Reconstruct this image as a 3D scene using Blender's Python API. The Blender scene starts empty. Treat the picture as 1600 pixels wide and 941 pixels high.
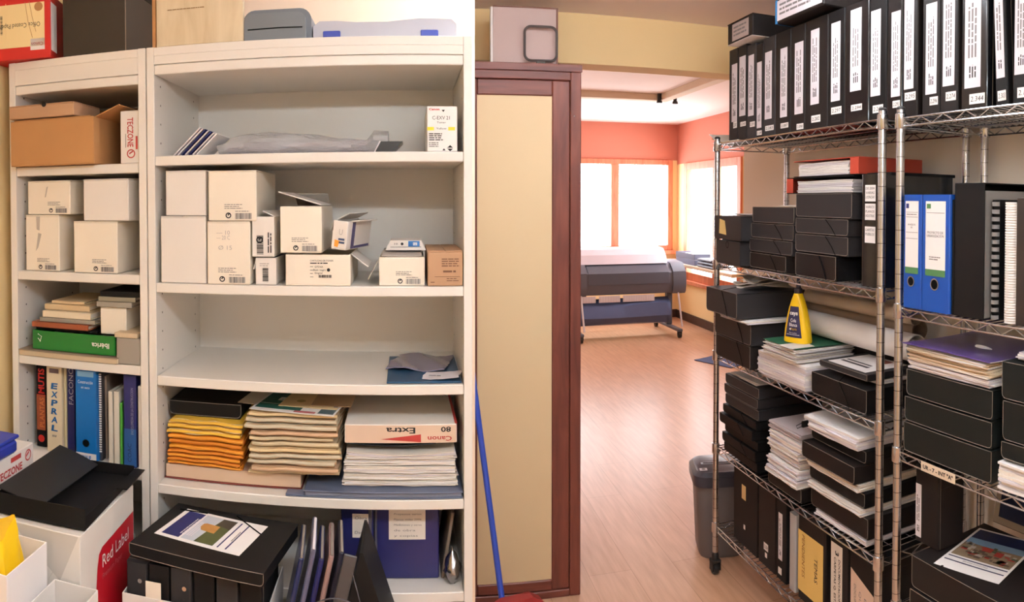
import bpy, bmesh, math, random
from mathutils import Matrix, Vector
R = random.Random(7)
sc = bpy.context.scene
COL = sc.collection
PI = math.pi
# ---------------------------------------------------------------- camera model (stitched phone panorama)
CF, CC, CT, CH0, CH = 1109.849, 635.377, .019, 335.908, 1.632
U0 = (800 - CC) / CF
def ray(px, py):
    u = (px - 800) / CF; v = (CH0 - py) / CF
    a, b, z = math.sin(u), math.cos(u), v
    y2 = b * math.cos(CT) + z * math.sin(CT); z2 = -b * math.sin(CT) + z * math.cos(CT)
    return a * math.cos(U0) + y2 * math.sin(U0), -a * math.sin(U0) + y2 * math.cos(U0), z2
def aty(px, py, Y):
    d = ray(px, py); s = Y / d[1]; return Vector((d[0] * s, Y, CH + d[2] * s))
def atx(px, py, X):
    d = ray(px, py); s = X / d[0]; return Vector((X, d[1] * s, CH + d[2] * s))
def atz(px, py, Z):
    d = ray(px, py); s = (Z - CH) / d[2]; return Vector((d[0] * s, d[1] * s, Z))
cd = bpy.data.cameras.new('camera'); cam = bpy.data.objects.new('camera', cd); COL.objects.link(cam)
cam.location = (0, 0, CH); cam.rotation_euler = (PI / 2 - CT, 0, -U0)
cd.type = 'PANO'; cd.panorama_type = 'CENTRAL_CYLINDRICAL'
cd.central_cylindrical_range_u_min = -800 / CF; cd.central_cylindrical_range_u_max = 800 / CF
cd.central_cylindrical_range_v_min = -(941 - CH0) / CF; cd.central_cylindrical_range_v_max = CH0 / CF
cd.central_cylindrical_radius = 1.0
cd.clip_start = .02; cd.clip_end = 200
sc.camera = cam
# ---------------------------------------------------------------- materials
def lin(c):
    return tuple((x / 12.92 if x <= .04045 else ((x + .055) / 1.055) ** 2.4) for x in (v / 255 for v in c))
MATS = {}
def mat(name, rgb, rough=.6, metal=0, var=.05, scale=8, spec=.5, coat=0, bump=0, tr=0):
    """plain painted / paper / plastic surface with a faint procedural mottling"""
    if name in MATS: return MATS[name]
    m = bpy.data.materials.new(name); m.use_nodes = True; nt = m.node_tree
    b = nt.nodes['Principled BSDF']; c = lin(rgb)
    b.inputs['Roughness'].default_value = rough; b.inputs['Metallic'].default_value = metal
    b.inputs['Specular IOR Level'].default_value = spec; b.inputs['Coat Weight'].default_value = coat
    b.inputs['Transmission Weight'].default_value = tr
    tc = nt.nodes.new('ShaderNodeTexCoord'); n = nt.nodes.new('ShaderNodeTexNoise'); n.inputs['Scale'].default_value = scale
    n.inputs['Detail'].default_value = 4
    nt.links.new(tc.outputs['Object'], n.inputs['Vector'])
    r = nt.nodes.new('ShaderNodeMix'); r.data_type = 'RGBA'
    r.inputs['A'].default_value = (*[x * (1 - var) for x in c], 1); r.inputs['B'].default_value = (*[min(1, x * (1 + var)) for x in c], 1)
    nt.links.new(n.outputs['Fac'], r.inputs['Factor']); nt.links.new(r.outputs['Result'], b.inputs['Base Color'])
    if bump:
        bp = nt.nodes.new('ShaderNodeBump'); bp.inputs['Strength'].default_value = bump; bp.inputs['Distance'].default_value = .01
        nt.links.new(n.outputs['Fac'], bp.inputs['Height']); nt.links.new(bp.outputs['Normal'], b.inputs['Normal'])
    MATS[name] = m; return m
def node_mat(name, build):
    m = bpy.data.materials.new(name); m.use_nodes = True; nt = m.node_tree
    build(nt, nt.nodes, nt.links, nt.nodes['Principled BSDF']); MATS[name] = m; return m
def ramp(N, stops):
    r = N.new('ShaderNodeValToRGB'); e = r.color_ramp.elements
    e[0].position, e[0].color = stops[0][0], (*lin(stops[0][1]), 1); e[1].position, e[1].color = stops[-1][0], (*lin(stops[-1][1]), 1)
    for p, c in stops[1:-1]:
        k = e.new(p); k.color = (*lin(c), 1)
    return r
# ---------------------------------------------------------------- mesh builder
class MB:
    def __init__(s): s.v = []; s.f = []; s.m = []; s.X = Matrix()
    def add(s, vs, fs, mi=0):
        o = len(s.v); s.v += [tuple(s.X @ Vector(p)) for p in vs]; s.f += [tuple(o + i for i in f) for f in fs]; s.m += [mi] * len(fs); return s
    def box(s, x0, x1, y0, y1, z0, z1, mi=0, bev=.0015):
        if x1 < x0: x0, x1 = x1, x0
        if y1 < y0: y0, y1 = y1, y0
        if z1 < z0: z0, z1 = z1, z0
        b = min(bev, (x1 - x0) * .3, (y1 - y0) * .3, (z1 - z0) * .3)
        if b < 1e-5:
            return s.add([(x, y, z) for z in (z0, z1) for y in (y0, y1) for x in (x0, x1)], [(0, 2, 3, 1), (4, 5, 7, 6), (0, 1, 5, 4), (2, 6, 7, 3), (0, 4, 6, 2), (1, 3, 7, 5)], mi)
        # chamfered box: 24 vertices
        vs = []; idx = {}
        for sx in (0, 1):
            for sy in (0, 1):
                for sz in (0, 1):
                    X, Y, Z = (x0, x1)[sx], (y0, y1)[sy], (z0, z1)[sz]
                    ix, iy, iz = (b if sx == 0 else -b), (b if sy == 0 else -b), (b if sz == 0 else -b)
                    for a, p in (('x', (X, Y + iy, Z + iz)), ('y', (X + ix, Y, Z + iz)), ('z', (X + ix, Y + iy, Z))):
                        idx[(sx, sy, sz, a)] = len(vs); vs.append(p)
        g = lambda x, y, z, a: idx[(x, y, z, a)]
        fs = []
        fs.append((g(0,0,0,'x'), g(0,0,1,'x'), g(0,1,1,'x'), g(0,1,0,'x'))); fs.append((g(1,0,0,'x'), g(1,1,0,'x'), g(1,1,1,'x'), g(1,0,1,'x')))
        fs.append((g(0,0,0,'y'), g(1,0,0,'y'), g(1,0,1,'y'), g(0,0,1,'y'))); fs.append((g(0,1,0,'y'), g(0,1,1,'y'), g(1,1,1,'y'), g(1,1,0,'y')))
        fs.append((g(0,0,0,'z'), g(0,1,0,'z'), g(1,1,0,'z'), g(1,0,0,'z'))); fs.append((g(0,0,1,'z'), g(1,0,1,'z'), g(1,1,1,'z'), g(0,1,1,'z')))
        for i in (0, 1):
            for j in (0, 1):
                q = (g(i,j,0,'x'), g(i,j,1,'x'), g(i,j,1,'y'), g(i,j,0,'y')); fs.append(q if i == j else q[::-1])
                q = (g(i,0,j,'x'), g(i,0,j,'z'), g(i,1,j,'z'), g(i,1,j,'x')); fs.append(q if i == j else q[::-1])
                q = (g(0,i,j,'y'), g(1,i,j,'y'), g(1,i,j,'z'), g(0,i,j,'z')); fs.append(q if i == j else q[::-1])
                for k in (0, 1):
                    q = (g(i,j,k,'x'), g(i,j,k,'y'), g(i,j,k,'z')); fs.append(q if (i + j + k) % 2 else q[::-1])
        return s.add(vs, fs, mi)
    def tube(s, pts, r, n=8, mi=0, cap=True, radii=None, closed=False):
        pts = [Vector(p) for p in pts]; k = len(pts); vs = []; up = None
        for i, p in enumerate(pts):
            if closed: d = pts[(i + 1) % k] - pts[i - 1]
            else: d = pts[min(i + 1, k - 1)] - pts[max(i - 1, 0)]
            d.normalize()
            if up is None: up = Vector((0, 0, 1)) if abs(d.z) < .9 else Vector((1, 0, 0))
            a = d.cross(up)
            if a.length < 1e-6: a = d.cross(Vector((0, 1, 0)))
            a.normalize(); b = a.cross(d); up = b
            rr = radii[i] if radii else r
            vs += [tuple(p + a * (rr * math.cos(2 * PI * j / n)) + b * (rr * math.sin(2 * PI * j / n))) for j in range(n)]
        fs = []
        for i in range(k if closed else k - 1):
            q = (i + 1) % k
            for j in range(n): fs.append((i * n + j, i * n + (j + 1) % n, q * n + (j + 1) % n, q * n + j))
        if cap and not closed: fs += [tuple(range(n - 1, -1, -1)), tuple((k - 1) * n + j for j in range(n))]
        return s.add(vs, fs, mi)
    def lathe(s, prof, n=24, mi=0, c=(0, 0), sx=1, sy=1):
        vs = [(c[0] + r * sx * math.cos(2 * PI * j / n), c[1] + r * sy * math.sin(2 * PI * j / n), z) for r, z in prof for j in range(n)]
        k = len(prof); fs = [(i * n + j, i * n + (j + 1) % n, (i + 1) * n + (j + 1) % n, (i + 1) * n + j) for i in range(k - 1) for j in range(n)]
        fs += [tuple(range(n - 1, -1, -1)), tuple((k - 1) * n + j for j in range(n))]
        return s.add(vs, fs, mi)
    def prism(s, poly, axis, a0, a1, mi=0):
        """closed outline (2d, counter-clockwise) pushed along an axis from a0 to a1"""
        mk = {'x': lambda p, t: (t, p[0], p[1]), 'y': lambda p, t: (p[0], t, p[1]), 'z': lambda p, t: (p[0], p[1], t)}[axis]
        n = len(poly); vs = [mk(p, a0) for p in poly] + [mk(p, a1) for p in poly]
        fs = [tuple(range(n - 1, -1, -1)), tuple(range(n, 2 * n))] + [(i, (i + 1) % n, n + (i + 1) % n, n + i) for i in range(n)]
        if axis == 'y': fs = [f[::-1] for f in fs]
        return s.add(vs, fs, mi)
    def quad(s, o, u, v, w, h, mi=0, t=.0006):
        """thin sheet: lower-left corner o, directions u and v, thickness t outward"""
        o = Vector(o); u = Vector(u).normalized(); v = Vector(v).normalized(); n = u.cross(v)
        p = [o, o + u * w, o + u * w + v * h, o + v * h]; q = [x + n * t for x in p]
        return s.add([tuple(x) for x in p + q], [(3, 2, 1, 0), (4, 5, 6, 7), (0, 1, 5, 4), (1, 2, 6, 5), (2, 3, 7, 6), (3, 0, 4, 7)], mi)
    def text(s, body, o, u, v, h, mi=0, w=None, align='L', t=.0009, shear=0, bold=0):
        g = glyphs(body, bold)
        if g is None: return s
        vs, fs, W, Hh = g
        o = Vector(o); u = Vector(u).normalized(); v = Vector(v).normalized(); n = u.cross(v)
        k = h / .7; kx = k if w is None else w / max(W, 1e-6)
        off = {'L': 0, 'C': -W * kx / 2, 'R': -W * kx}[align]
        return s.add([tuple(o + u * (p[0] * kx + off + shear * p[1] * k) + v * (p[1] * k) + n * t) for p in vs], fs, mi)
    def words(s, o, u, v, w, lh, n, mi=0, t=.0009, rag=.3, th=.45, seed=1):
        """n lines of small unreadable print"""
        q = random.Random(seed); o = Vector(o); u = Vector(u).normalized(); v = Vector(v).normalized()
        for i in range(n):
            x = 0; W = w * (1 - rag * q.random())
            while x < W:
                l = min(W - x, lh * q.uniform(.8, 3.2))
                s.quad(o + u * x - v * (i * lh + lh * th), u, v, l, lh * th, mi, t); x += l + lh * .35
        return s
    def barcode(s, o, u, v, w, h, mi=0, t=.0009, seed=3):
        q = random.Random(seed); x = 0; o = Vector(o); u = Vector(u).normalized()
        while x < w:
            b = w * q.choice((.02, .03, .045)); s.quad(o + u * x, u, v, min(b, w - x), h, mi, t); x += b + w * q.choice((.02, .03, .04))
        return s
    def disc(s, o, u, v, r, mi=0, t=.0009, n=16, r2=0):
        o = Vector(o); u = Vector(u).normalized(); v = Vector(v).normalized(); nn = u.cross(v); 
        ring = lambda rr: [tuple(o + u * (rr * math.cos(2 * PI * j / n)) + v * (rr * math.sin(2 * PI * j / n)) + nn * t) for j in range(n)]
        if r2: return s.add(ring(r) + ring(r2), [(j, (j + 1) % n, n + (j + 1) % n, n + j) for j in range(n)], mi)
        return s.add(ring(r), [tuple(range(n))], mi)
    def green_dot(s, o, u, v, r, mi=0):
        """the round recycling mark printed on cartons"""
        s.disc(o, u, v, r, mi, r2=r * .62)
        o = Vector(o); u = Vector(u).normalized(); v = Vector(v).normalized()
        s.quad(o - u * r * .1 - v * r * .1, u + v, v - u, r * .9, r * .4, mi, .001); return s
    def slab(s, w, d, z0, h, fun=None, nx=10, ny=8, mi=0, jit=0, seed=0, rot=0, cx=0, cy=0, mie=None):
        """a sheet or bundle with wavy top and bottom and slightly uneven edges"""
        q = random.Random(seed); vs = []; fs = []
        ex = [(q.uniform(-jit, jit), q.uniform(-jit, jit)) for _ in range(max(nx, ny) + 1)]
        c, sn = math.cos(rot), math.sin(rot)
        for l in (0, 1):
            for j in range(ny + 1):
                for i in range(nx + 1):
                    x = (i / nx - .5) * w; y = (j / ny - .5) * d
                    if i in (0, nx): x += ex[j][0 if i == 0 else 1]
                    if j in (0, ny): y += ex[i][0 if j == 0 else 1]
                    z = z0 + l * h + (fun(x / w * 2, y / d * 2) if fun else 0)
                    vs.append((cx + x * c - y * sn, cy + x * sn + y * c, z))
        N = (nx + 1) * (ny + 1); ix = lambda l, i, j: l * N + j * (nx + 1) + i
        for j in range(ny):
            for i in range(nx):
                fs.append((ix(1, i, j), ix(1, i + 1, j), ix(1, i + 1, j + 1), ix(1, i, j + 1)))
                fs.append((ix(0, i, j), ix(0, i, j + 1), ix(0, i + 1, j + 1), ix(0, i + 1, j)))
        n_top = len(fs)
        for i in range(nx):
            fs.append((ix(0, i, 0), ix(0, i + 1, 0), ix(1, i + 1, 0), ix(1, i, 0))); fs.append((ix(0, i + 1, ny), ix(0, i, ny), ix(1, i, ny), ix(1, i + 1, ny)))
        for j in range(ny):
            fs.append((ix(0, 0, j + 1), ix(0, 0, j), ix(1, 0, j), ix(1, 0, j + 1))); fs.append((ix(0, nx, j), ix(0, nx, j + 1), ix(1, nx, j + 1), ix(1, nx, j)))
        o = len(s.v); s.add(vs, fs, mi)
        if mie is not None:
            for k in range(len(s.m) - len(fs) + n_top, len(s.m)): s.m[k] = mie
        return s
    def build(s, name, mats, parent=None, smooth=False, sub=0):
        me = bpy.data.meshes.new(name); me.from_pydata(s.v, [], s.f)
        for m in (mats if isinstance(mats, (list, tuple)) else [mats]): me.materials.append(m)
        me.polygons.foreach_set('material_index', s.m)
        if smooth: me.polygons.foreach_set('use_smooth', [True] * len(me.polygons))
        me.update()
        if smooth: me.set_sharp_from_angle(angle=math.radians(40))
        o = bpy.data.objects.new(name, me); COL.objects.link(o)
        if parent is not None: o.parent = parent
        if sub:
            md = o.modifiers.new('sub', 'SUBSURF'); md.levels = sub; md.render_levels = sub
        return o
_G = {}
def glyphs(body, bold=0):
    k = (body, bold)
    if k in _G: return _G[k]
    cu = bpy.data.curves.new('t', 'FONT'); cu.body = body; cu.resolution_u = 2; cu.offset = bold; cu.fill_mode = 'FRONT'
    ob = bpy.data.objects.new('t', cu); me = bpy.data.meshes.new_from_object(ob)
    vs = [v.co.copy() for v in me.vertices]; fs = [tuple(p.vertices) for p in me.polygons]
    bpy.data.objects.remove(ob); bpy.data.meshes.remove(me); bpy.data.curves.remove(cu)
    if not vs: _G[k] = None; return None
    x0 = min(v.x for v in vs); W = max(v.x for v in vs) - x0
    # make every face look along +z
    out = []
    for f in fs:
        n = (vs[f[1]] - vs[f[0]]).cross(vs[f[2]] - vs[f[0]]); out.append(f if n.z >= 0 else f[::-1])
    _G[k] = ([(v.x - x0, v.y) for v in vs], out, W, .7); return _G[k]
# ---------------------------------------------------------------- things
def T(x, y, z, rz=0, rx=0, ry=0):
    return Matrix.Translation((x, y, z)) @ Matrix.Rotation(rz, 4, 'Z') @ Matrix.Rotation(ry, 4, 'Y') @ Matrix.Rotation(rx, 4, 'X')
def tag(o, label, cat, group=None, kind=None):
    if label: o['label'] = label
    if cat: o['category'] = cat
    if group: o['group'] = group
    if kind: o['kind'] = kind
    return o
def thing(name, label, cat, M=None, group=None):
    o = bpy.data.objects.new(name, None); o.empty_display_size = .05; COL.objects.link(o)
    if M is not None: o.matrix_basis = M
    return tag(o, label, cat, group)
def single(name, mb, mats, label, cat, M=None, group=None, smooth=False):
    o = mb.build(name, mats, None, smooth)
    if M is not None: o.matrix_basis = M
    return tag(o, label, cat, group)
def struct(name, mb, mats, label=None, smooth=False):
    o = mb.build(name, mats, None, smooth); o['kind'] = 'structure'; o['label'] = label or name.replace('_', ' '); o['category'] = name.split('_')[0]; return o
UX, UY, UZ = Vector((1, 0, 0)), Vector((0, 1, 0)), Vector((0, 0, 1))
# ================================================================ palette
WHITE = mat('white_laminate', (226, 221, 214), .38, var=.02, scale=3)
CREAM_EDGE = mat('cream_edge_band', (230, 221, 206), .4, var=.02)
HOLE = mat('peg_hole', (70, 66, 62), .9)
WALLC = mat('cream_wall_paint', (243, 216, 162), .85, var=.02, scale=2, bump=.02)
WALLP = mat('pale_wall_paint', (240, 228, 212), .85, var=.02, scale=2, bump=.02)
SALMON = mat('salmon_wall_paint', (206, 128, 106), .85, var=.03, scale=2)
CEIL = mat('ceiling_paint', (244, 230, 226), .9, var=.015, scale=2)
BLACKC = mat('black_card', (17, 16, 17), .55, var=.12, scale=14, spec=.22)
BLACKG = mat('black_gloss_card', (20, 20, 22), .22, var=.1, scale=14, coat=.2)
BROWNBLK = mat('brown_black_card', (27, 22, 21), .55, var=.12, scale=14, spec=.25)
GREYC = mat('grey_black_card', (42, 40, 42), .55, var=.08, scale=14, spec=.3)
EDGE = mat('worn_card_edge', (128, 116, 106), .8)
BAND = mat('black_elastic', (8, 8, 8), .9, spec=.1)
PAPER = mat('white_paper', (232, 228, 226), .8, var=.03, scale=20)
PAPER2 = mat('off_white_paper', (222, 214, 204), .8, var=.05, scale=20)
PAPERL = mat('lavender_white_paper', (214, 208, 214), .8, var=.04, scale=20)
MANILA = mat('manila_paper', (222, 196, 150), .8, var=.08, scale=20)
CARDW = mat('white_carton', (232, 222, 206), .6, var=.03, scale=10)
CARDW2 = mat('cool_white_carton', (224, 218, 212), .55, var=.03, scale=10)
CARDG = mat('grey_carton_inside', (178, 170, 160), .75, var=.05)
KRAFT = mat('brown_kraft_card', (176, 128, 80), .75, var=.05, scale=18)
KRAFTD = mat('tan_kraft_card', (178, 140, 108), .75, var=.05, scale=18)
INK = mat('black_ink', (34, 32, 34), .8)
INKG = mat('grey_ink', (120, 116, 116), .8)
INKL = mat('faded_ink', (178, 172, 168), .8)
RED = mat('red_print', (196, 32, 24), .5)
REDM = mat('muted_red_print', (178, 58, 54), .6)
NAVY = mat('navy_plastic', (34, 36, 92), .35, var=.06)
NAVYP = mat('navy_print', (24, 30, 92), .6)
BLUE = mat('blue_card', (6, 70, 158), .42, var=.04)
STEEL = mat('chrome_steel', (200, 202, 206), .2, 1, var=.04)
DARKP = mat('dark_plastic', (30, 29, 30), .45)
GREYP = mat('slate_grey_plastic', (104, 110, 118), .5, var=.03)
SILVER = mat('pale_grey_plastic', (176, 176, 186), .45, var=.02)
YELLOW = mat('yellow_plastic', (240, 196, 20), .4, var=.04)
TAPE = mat('grey_parcel_tape', (176, 168, 158), .4)
# wood, floor and the metal of the posts
def _wood(c0, c1, c2, sc=(1, 1, .12), rough=.45):
    def f(nt, N, L, b):
        tc = N.new('ShaderNodeTexCoord'); mp = N.new('ShaderNodeMapping'); mp.inputs['Scale'].default_value = sc
        n = N.new('ShaderNodeTexNoise'); n.inputs['Scale'].default_value = 30; n.inputs['Detail'].default_value = 6; n.inputs['Distortion'].default_value = .6
        r = ramp(N, [(.3, c0), (.5, c1), (.72, c2)])
        L.new(tc.outputs['Object'], mp.inputs['Vector']); L.new(mp.outputs['Vector'], n.inputs['Vector']); L.new(n.outputs['Fac'], r.inputs['Fac']); L.new(r.outputs['Color'], b.inputs['Base Color'])
        b.inputs['Roughness'].default_value = rough
    return f
MAHOG = node_mat('mahogany_wood', _wood((92, 46, 38), (112, 58, 47), (128, 70, 56)))
MAHOGH = node_mat('mahogany_wood_cross_grain', _wood((92, 46, 38), (112, 58, 47), (128, 70, 56), (.12, 1, 1)))
ORANGEW = node_mat('orange_window_wood', _wood((196, 110, 78), (212, 128, 94), (222, 142, 106), rough=.5))
PLY = node_mat('raw_plywood', _wood((196, 176, 142), (208, 190, 158), (216, 200, 170), (1, 1, .2), .7))
def _floor(nt, N, L, b):
    tc = N.new('ShaderNodeTexCoord'); mp = N.new('ShaderNodeMapping'); mp.inputs['Rotation'].default_value = (0, 0, PI / 2)
    br = N.new('ShaderNodeTexBrick'); br.inputs['Scale'].default_value = 1; br.inputs['Brick Width'].default_value = 1.25; br.inputs['Row Height'].default_value = .195
    br.inputs['Mortar Size'].default_value = .0012; br.inputs['Color1'].default_value = (*lin((216, 174, 142)), 1); br.inputs['Color2'].default_value = (*lin((222, 182, 152)), 1)
    br.inputs['Mortar'].default_value = (*lin((182, 138, 108)), 1); br.offset = .37; br.inputs['Mortar Smooth'].default_value = .3
    m2 = N.new('ShaderNodeMapping'); m2.inputs['Scale'].default_value = (14, 1.2, 1)
    n = N.new('ShaderNodeTexNoise'); n.inputs['Scale'].default_value = 3; n.inputs['Detail'].default_value = 6
    r = ramp(N, [(.3, (232, 222, 214)), (.7, (255, 252, 250))])
    mx = N.new('ShaderNodeMix'); mx.data_type = 'RGBA'; mx.blend_type = 'MULTIPLY'; mx.inputs['Factor'].default_value = 1
    L.new(tc.outputs['Object'], mp.inputs['Vector']); L.new(mp.outputs['Vector'], br.inputs['Vector']); L.new(tc.outputs['Object'], m2.inputs['Vector']); L.new(m2.outputs['Vector'], n.inputs['Vector'])
    L.new(n.outputs['Fac'], r.inputs['Fac']); L.new(br.outputs['Color'], mx.inputs['A']); L.new(r.outputs['Color'], mx.inputs['B']); L.new(mx.outputs['Result'], b.inputs['Base Color'])
    b.inputs['Roughness'].default_value = .3; b.inputs['Specular IOR Level'].default_value = .3
FLOORM = node_mat('laminate_floor', _floor)
def _post(nt, N, L, b):
    tc = N.new('ShaderNodeTexCoord'); sp = N.new('ShaderNodeSeparateXYZ'); L.new(tc.outputs['Object'], sp.inputs[0])
    d = N.new('ShaderNodeMath'); d.operation = 'DIVIDE'; d.inputs[1].default_value = .042; fr = N.new('ShaderNodeMath'); fr.operation = 'FRACT'
    lt = N.new('ShaderNodeMath'); lt.operation = 'LESS_THAN'; lt.inputs[1].default_value = .055
    L.new(sp.outputs['Z'], d.inputs[0]); L.new(d.outputs[0], fr.inputs[0]); L.new(fr.outputs[0], lt.inputs[0])
    mx = N.new('ShaderNodeMix'); mx.data_type = 'RGBA'; mx.inputs['A'].default_value = (*lin((196, 198, 202)), 1); mx.inputs['B'].default_value = (*lin((120, 118, 118)), 1)
    L.new(lt.outputs[0], mx.inputs['Factor']); L.new(mx.outputs['Result'], b.inputs['Base Color']); b.inputs['Metallic'].default_value = 1; b.inputs['Roughness'].default_value = .27
POSTM = node_mat('grooved_chrome_post', _post)
def _glass(nt, N, L, b):
    N.remove(b); o = N['Material Output']; t = N.new('ShaderNodeBsdfTransparent'); g = N.new('ShaderNodeBsdfGlossy'); g.inputs['Roughness'].default_value = .02
    fr = N.new('ShaderNodeLayerWeight'); fr.inputs['Blend'].default_value = .5; pw = N.new('ShaderNodeMath'); pw.operation = 'POWER'; pw.inputs[1].default_value = 4; L.new(fr.outputs['Facing'], pw.inputs[0])
    ml = N.new('ShaderNodeMath'); ml.operation = 'MULTIPLY_ADD'; ml.inputs[1].default_value = .4; ml.inputs[2].default_value = .03; L.new(pw.outputs[0], ml.inputs[0]); m = N.new('ShaderNodeMixShader')
    L.new(ml.outputs[0], m.inputs[0]); L.new(t.outputs[0], m.inputs[1]); L.new(g.outputs[0], m.inputs[2]); L.new(m.outputs[0], o.inputs['Surface'])
GLASS = node_mat('window_glass', _glass)
def _film(nt, N, L, b):
    N.remove(b); o = N['Material Output']; t = N.new('ShaderNodeBsdfTransparent'); t.inputs['Color'].default_value = (.93, .93, .95, 1)
    g = N.new('ShaderNodeBsdfPrincipled'); g.inputs['Base Color'].default_value = (.72, .72, .74, 1); g.inputs['Roughness'].default_value = .12
    n = N.new('ShaderNodeTexNoise'); n.inputs['Scale'].default_value = 22; bp = N.new('ShaderNodeBump'); bp.inputs['Strength'].default_value = .6; bp.inputs['Distance'].default_value = .01
    m = N.new('ShaderNodeMixShader'); m.inputs[0].default_value = .45
    L.new(n.outputs['Fac'], bp.inputs['Height']); L.new(bp.outputs['Normal'], g.inputs['Normal']); L.new(t.outputs[0], m.inputs[1]); L.new(g.outputs[0], m.inputs[2]); L.new(m.outputs[0], o.inputs['Surface'])
FILM = node_mat('clear_plastic_film', _film)

# ================================================================ the setting
YB, BD = 1.664, .39                 # bookcase front, depth
YA = YB + BD + .02                  # wall behind the bookcases
XR = 1.70; YR = 3.16; XF = 3.736; YF = 9.338; ZC = 2.49; ZF = 2.72
XL = -1.075; YN = -1.3; XLF = -1.6
b = MB(); b.add([(XLF - .2, YN - .2, 0), (XF + .2, YN - .2, 0), (XF + .2, YF + .2, 0), (XLF - .2, YF + .2, 0), (XLF - .2, YN - .2, -.1), (XF + .2, YN - .2, -.1), (XF + .2, YF + .2, -.1), (XLF - .2, YF + .2, -.1)],
    [(0, 1, 2, 3), (7, 6, 5, 4), (0, 4, 5, 1), (1, 5, 6, 2), (2, 6, 7, 3), (3, 7, 4, 0)])
struct('floor', b, FLOORM, 'pinkish beech laminate floor running through both rooms')
b = MB(); b.box(XL - .1, XR + .1, YN - .1, YR + .06, ZC, ZC + .1, bev=0)
struct('ceiling_front', b, CEIL, 'pale pink ceiling over the storage shelves')
b = MB(); b.box(XLF - .1, XF + .1, YR + .1, YF + .1, ZF, ZF + .1, bev=0)
struct('ceiling_far', b, CEIL, 'white ceiling of the sunlit far room')
b = MB(); b.box(XL - .1, .20, YA, YA + .1, 0, ZC, bev=0); b.box(.10, .20, YA + .1, YR, 0, ZC, bev=0)
struct('wall_back', b, mat('lit_cream_wall_paint', (246, 222, 198), .85, var=.02, scale=2, bump=.02), 'cream wall behind the white bookcases')  # strong light on the yellow cream wall is put into this peach colour
b = MB(); b.box(XL - .1, XL, YN, YA, 0, ZC, bev=0); struct('wall_left', b, WALLC, 'cream wall on the left of the narrow bookcase')
b = MB(); b.box(XR, XR + .1, YN, YR, 0, ZC, bev=0); struct('wall_right', b, WALLP, 'beige wall behind the wire racks')
b = MB(); b.box(XL - .1, XR + .1, YN - .1, YN, 0, ZC, bev=0); struct('wall_front', b, WALLP, 'wall behind the viewpoint')
b = MB(); b.box(.10, XR + .1, YR, YR + .15, 2.262, ZF + .05, bev=0)
struct('wall_lintel', b, WALLC, 'yellow lintel over the opening to the far room')
b = MB(); b.box(XLF - .1, .20, YR, YR + .15, 0, ZF + .05, bev=0); b.box(XR, XF + .1, YR, YR + .15, 0, ZF + .05, bev=0)
struct('wall_partition', b, WALLP, 'partition wall beside the opening')
b = MB(); b.box(XLF - .1, XLF, YR + .15, YF, 0, ZF, bev=0); struct('wall_far_left', b, WALLP, 'left wall of the far room')
# far wall with three lights, right wall with one tall light
WZ0, WZ1 = .95, 2.215
RZ0, RZ1 = .58, 2.16; RY0, RY1 = 7.30, 9.02
WX = (1.28, 3.66)
def wall_pair(name, axis, spans, cap_z, label):
    """cream below the sill, salmon above; spans = list of boxes (x0,x1,y0,y1,z0,z1,material)"""
    b = MB()
    for s in spans: b.box(*s[:6], s[6], bev=0)
    struct(name, b, [WALLC, SALMON], label)
wall_pair('wall_far_back', 'y', [(XLF, WX[0], YF, YF + .1, 0, WZ1, 0), (WX[0], WX[1], YF, YF + .1, 0, WZ0, 0), (WX[1], XF + .1, YF, YF + .1, 0, WZ1, 0), (XLF, XF + .1, YF, YF + .1, WZ1, ZF, 1)], 0, 'far window wall, salmon above and cream below')
wall_pair('wall_far_right', 'x', [(XF, XF + .1, YR + .15, RY0, 0, RZ1, 0), (XF, XF + .1, RY0, RY1, 0, RZ0, 0), (XF, XF + .1, RY1, YF, 0, RZ1, 0), (XF, XF + .1, YR + .15, YF, RZ1, ZF, 1)], 0, 'right wall of the far room, salmon above and cream below')
def window(name, box_fn, a0, a1, z0, z1, mull, label, fw=.07):
    t = bpy.data.objects.new(name, None); COL.objects.link(t); t['kind'] = 'structure'; t['label'] = label; t['category'] = 'window'
    b = MB(); box_fn(b, a0, a0 + fw, z0, z1, -.03, .05); box_fn(b, a1 - fw, a1, z0, z1, -.03, .05); box_fn(b, a0 + fw, a1 - fw, z1 - fw, z1, -.03, .05); box_fn(b, a0 + fw, a1 - fw, z0, z0 + fw, -.03, .05)
    for m in mull: box_fn(b, m - .055, m + .055, z0 + fw, z1 - fw, -.03, .05)
    b.build('window_frame', ORANGEW, t)
    b = MB(); box_fn(b, a0 - .04, a1 + .04, z0 - .05, z0, -.09, .05); b.build('window_sill', ORANGEW, t)
    ed = [a0 + fw] + [x for m in mull for x in (m - .055, m + .055)] + [a1 - fw]
    for i in range(0, len(ed), 2):
        b = MB(); box_fn(b, ed[i], ed[i + 1], z0 + fw, z1 - fw, .012, .018); b.build('window_pane', GLASS, t)
window('window_1', lambda b, a, c, z0, z1, d0, d1: b.box(a, c, YF + d0, YF + d1, z0, z1, bev=.004), WX[0], WX[1], WZ0, WZ1, [2.0, 2.815], 'wide sunlit window with orange wooden mullions')
window('window_2', lambda b, a, c, z0, z1, d0, d1: b.box(XF + d0, XF + d1, a, c, z0, z1, bev=.004), RY0, RY1, RZ0, RZ1, [8.02], 'tall side window with orange wooden frame', .1)
b = MB(); b.box(XF - .02, XF, 4.4, YF, 0, .11); struct('baseboard_right', b, mat('dark_skirting', (70, 52, 46), .5), 'dark skirting along the far right wall')
b = MB(); b.box(XLF, XF - .02, YF - .02, YF, 0, .11); struct('baseboard_back', b, MATS['dark_skirting'], 'dark skirting under the far window')
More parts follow.
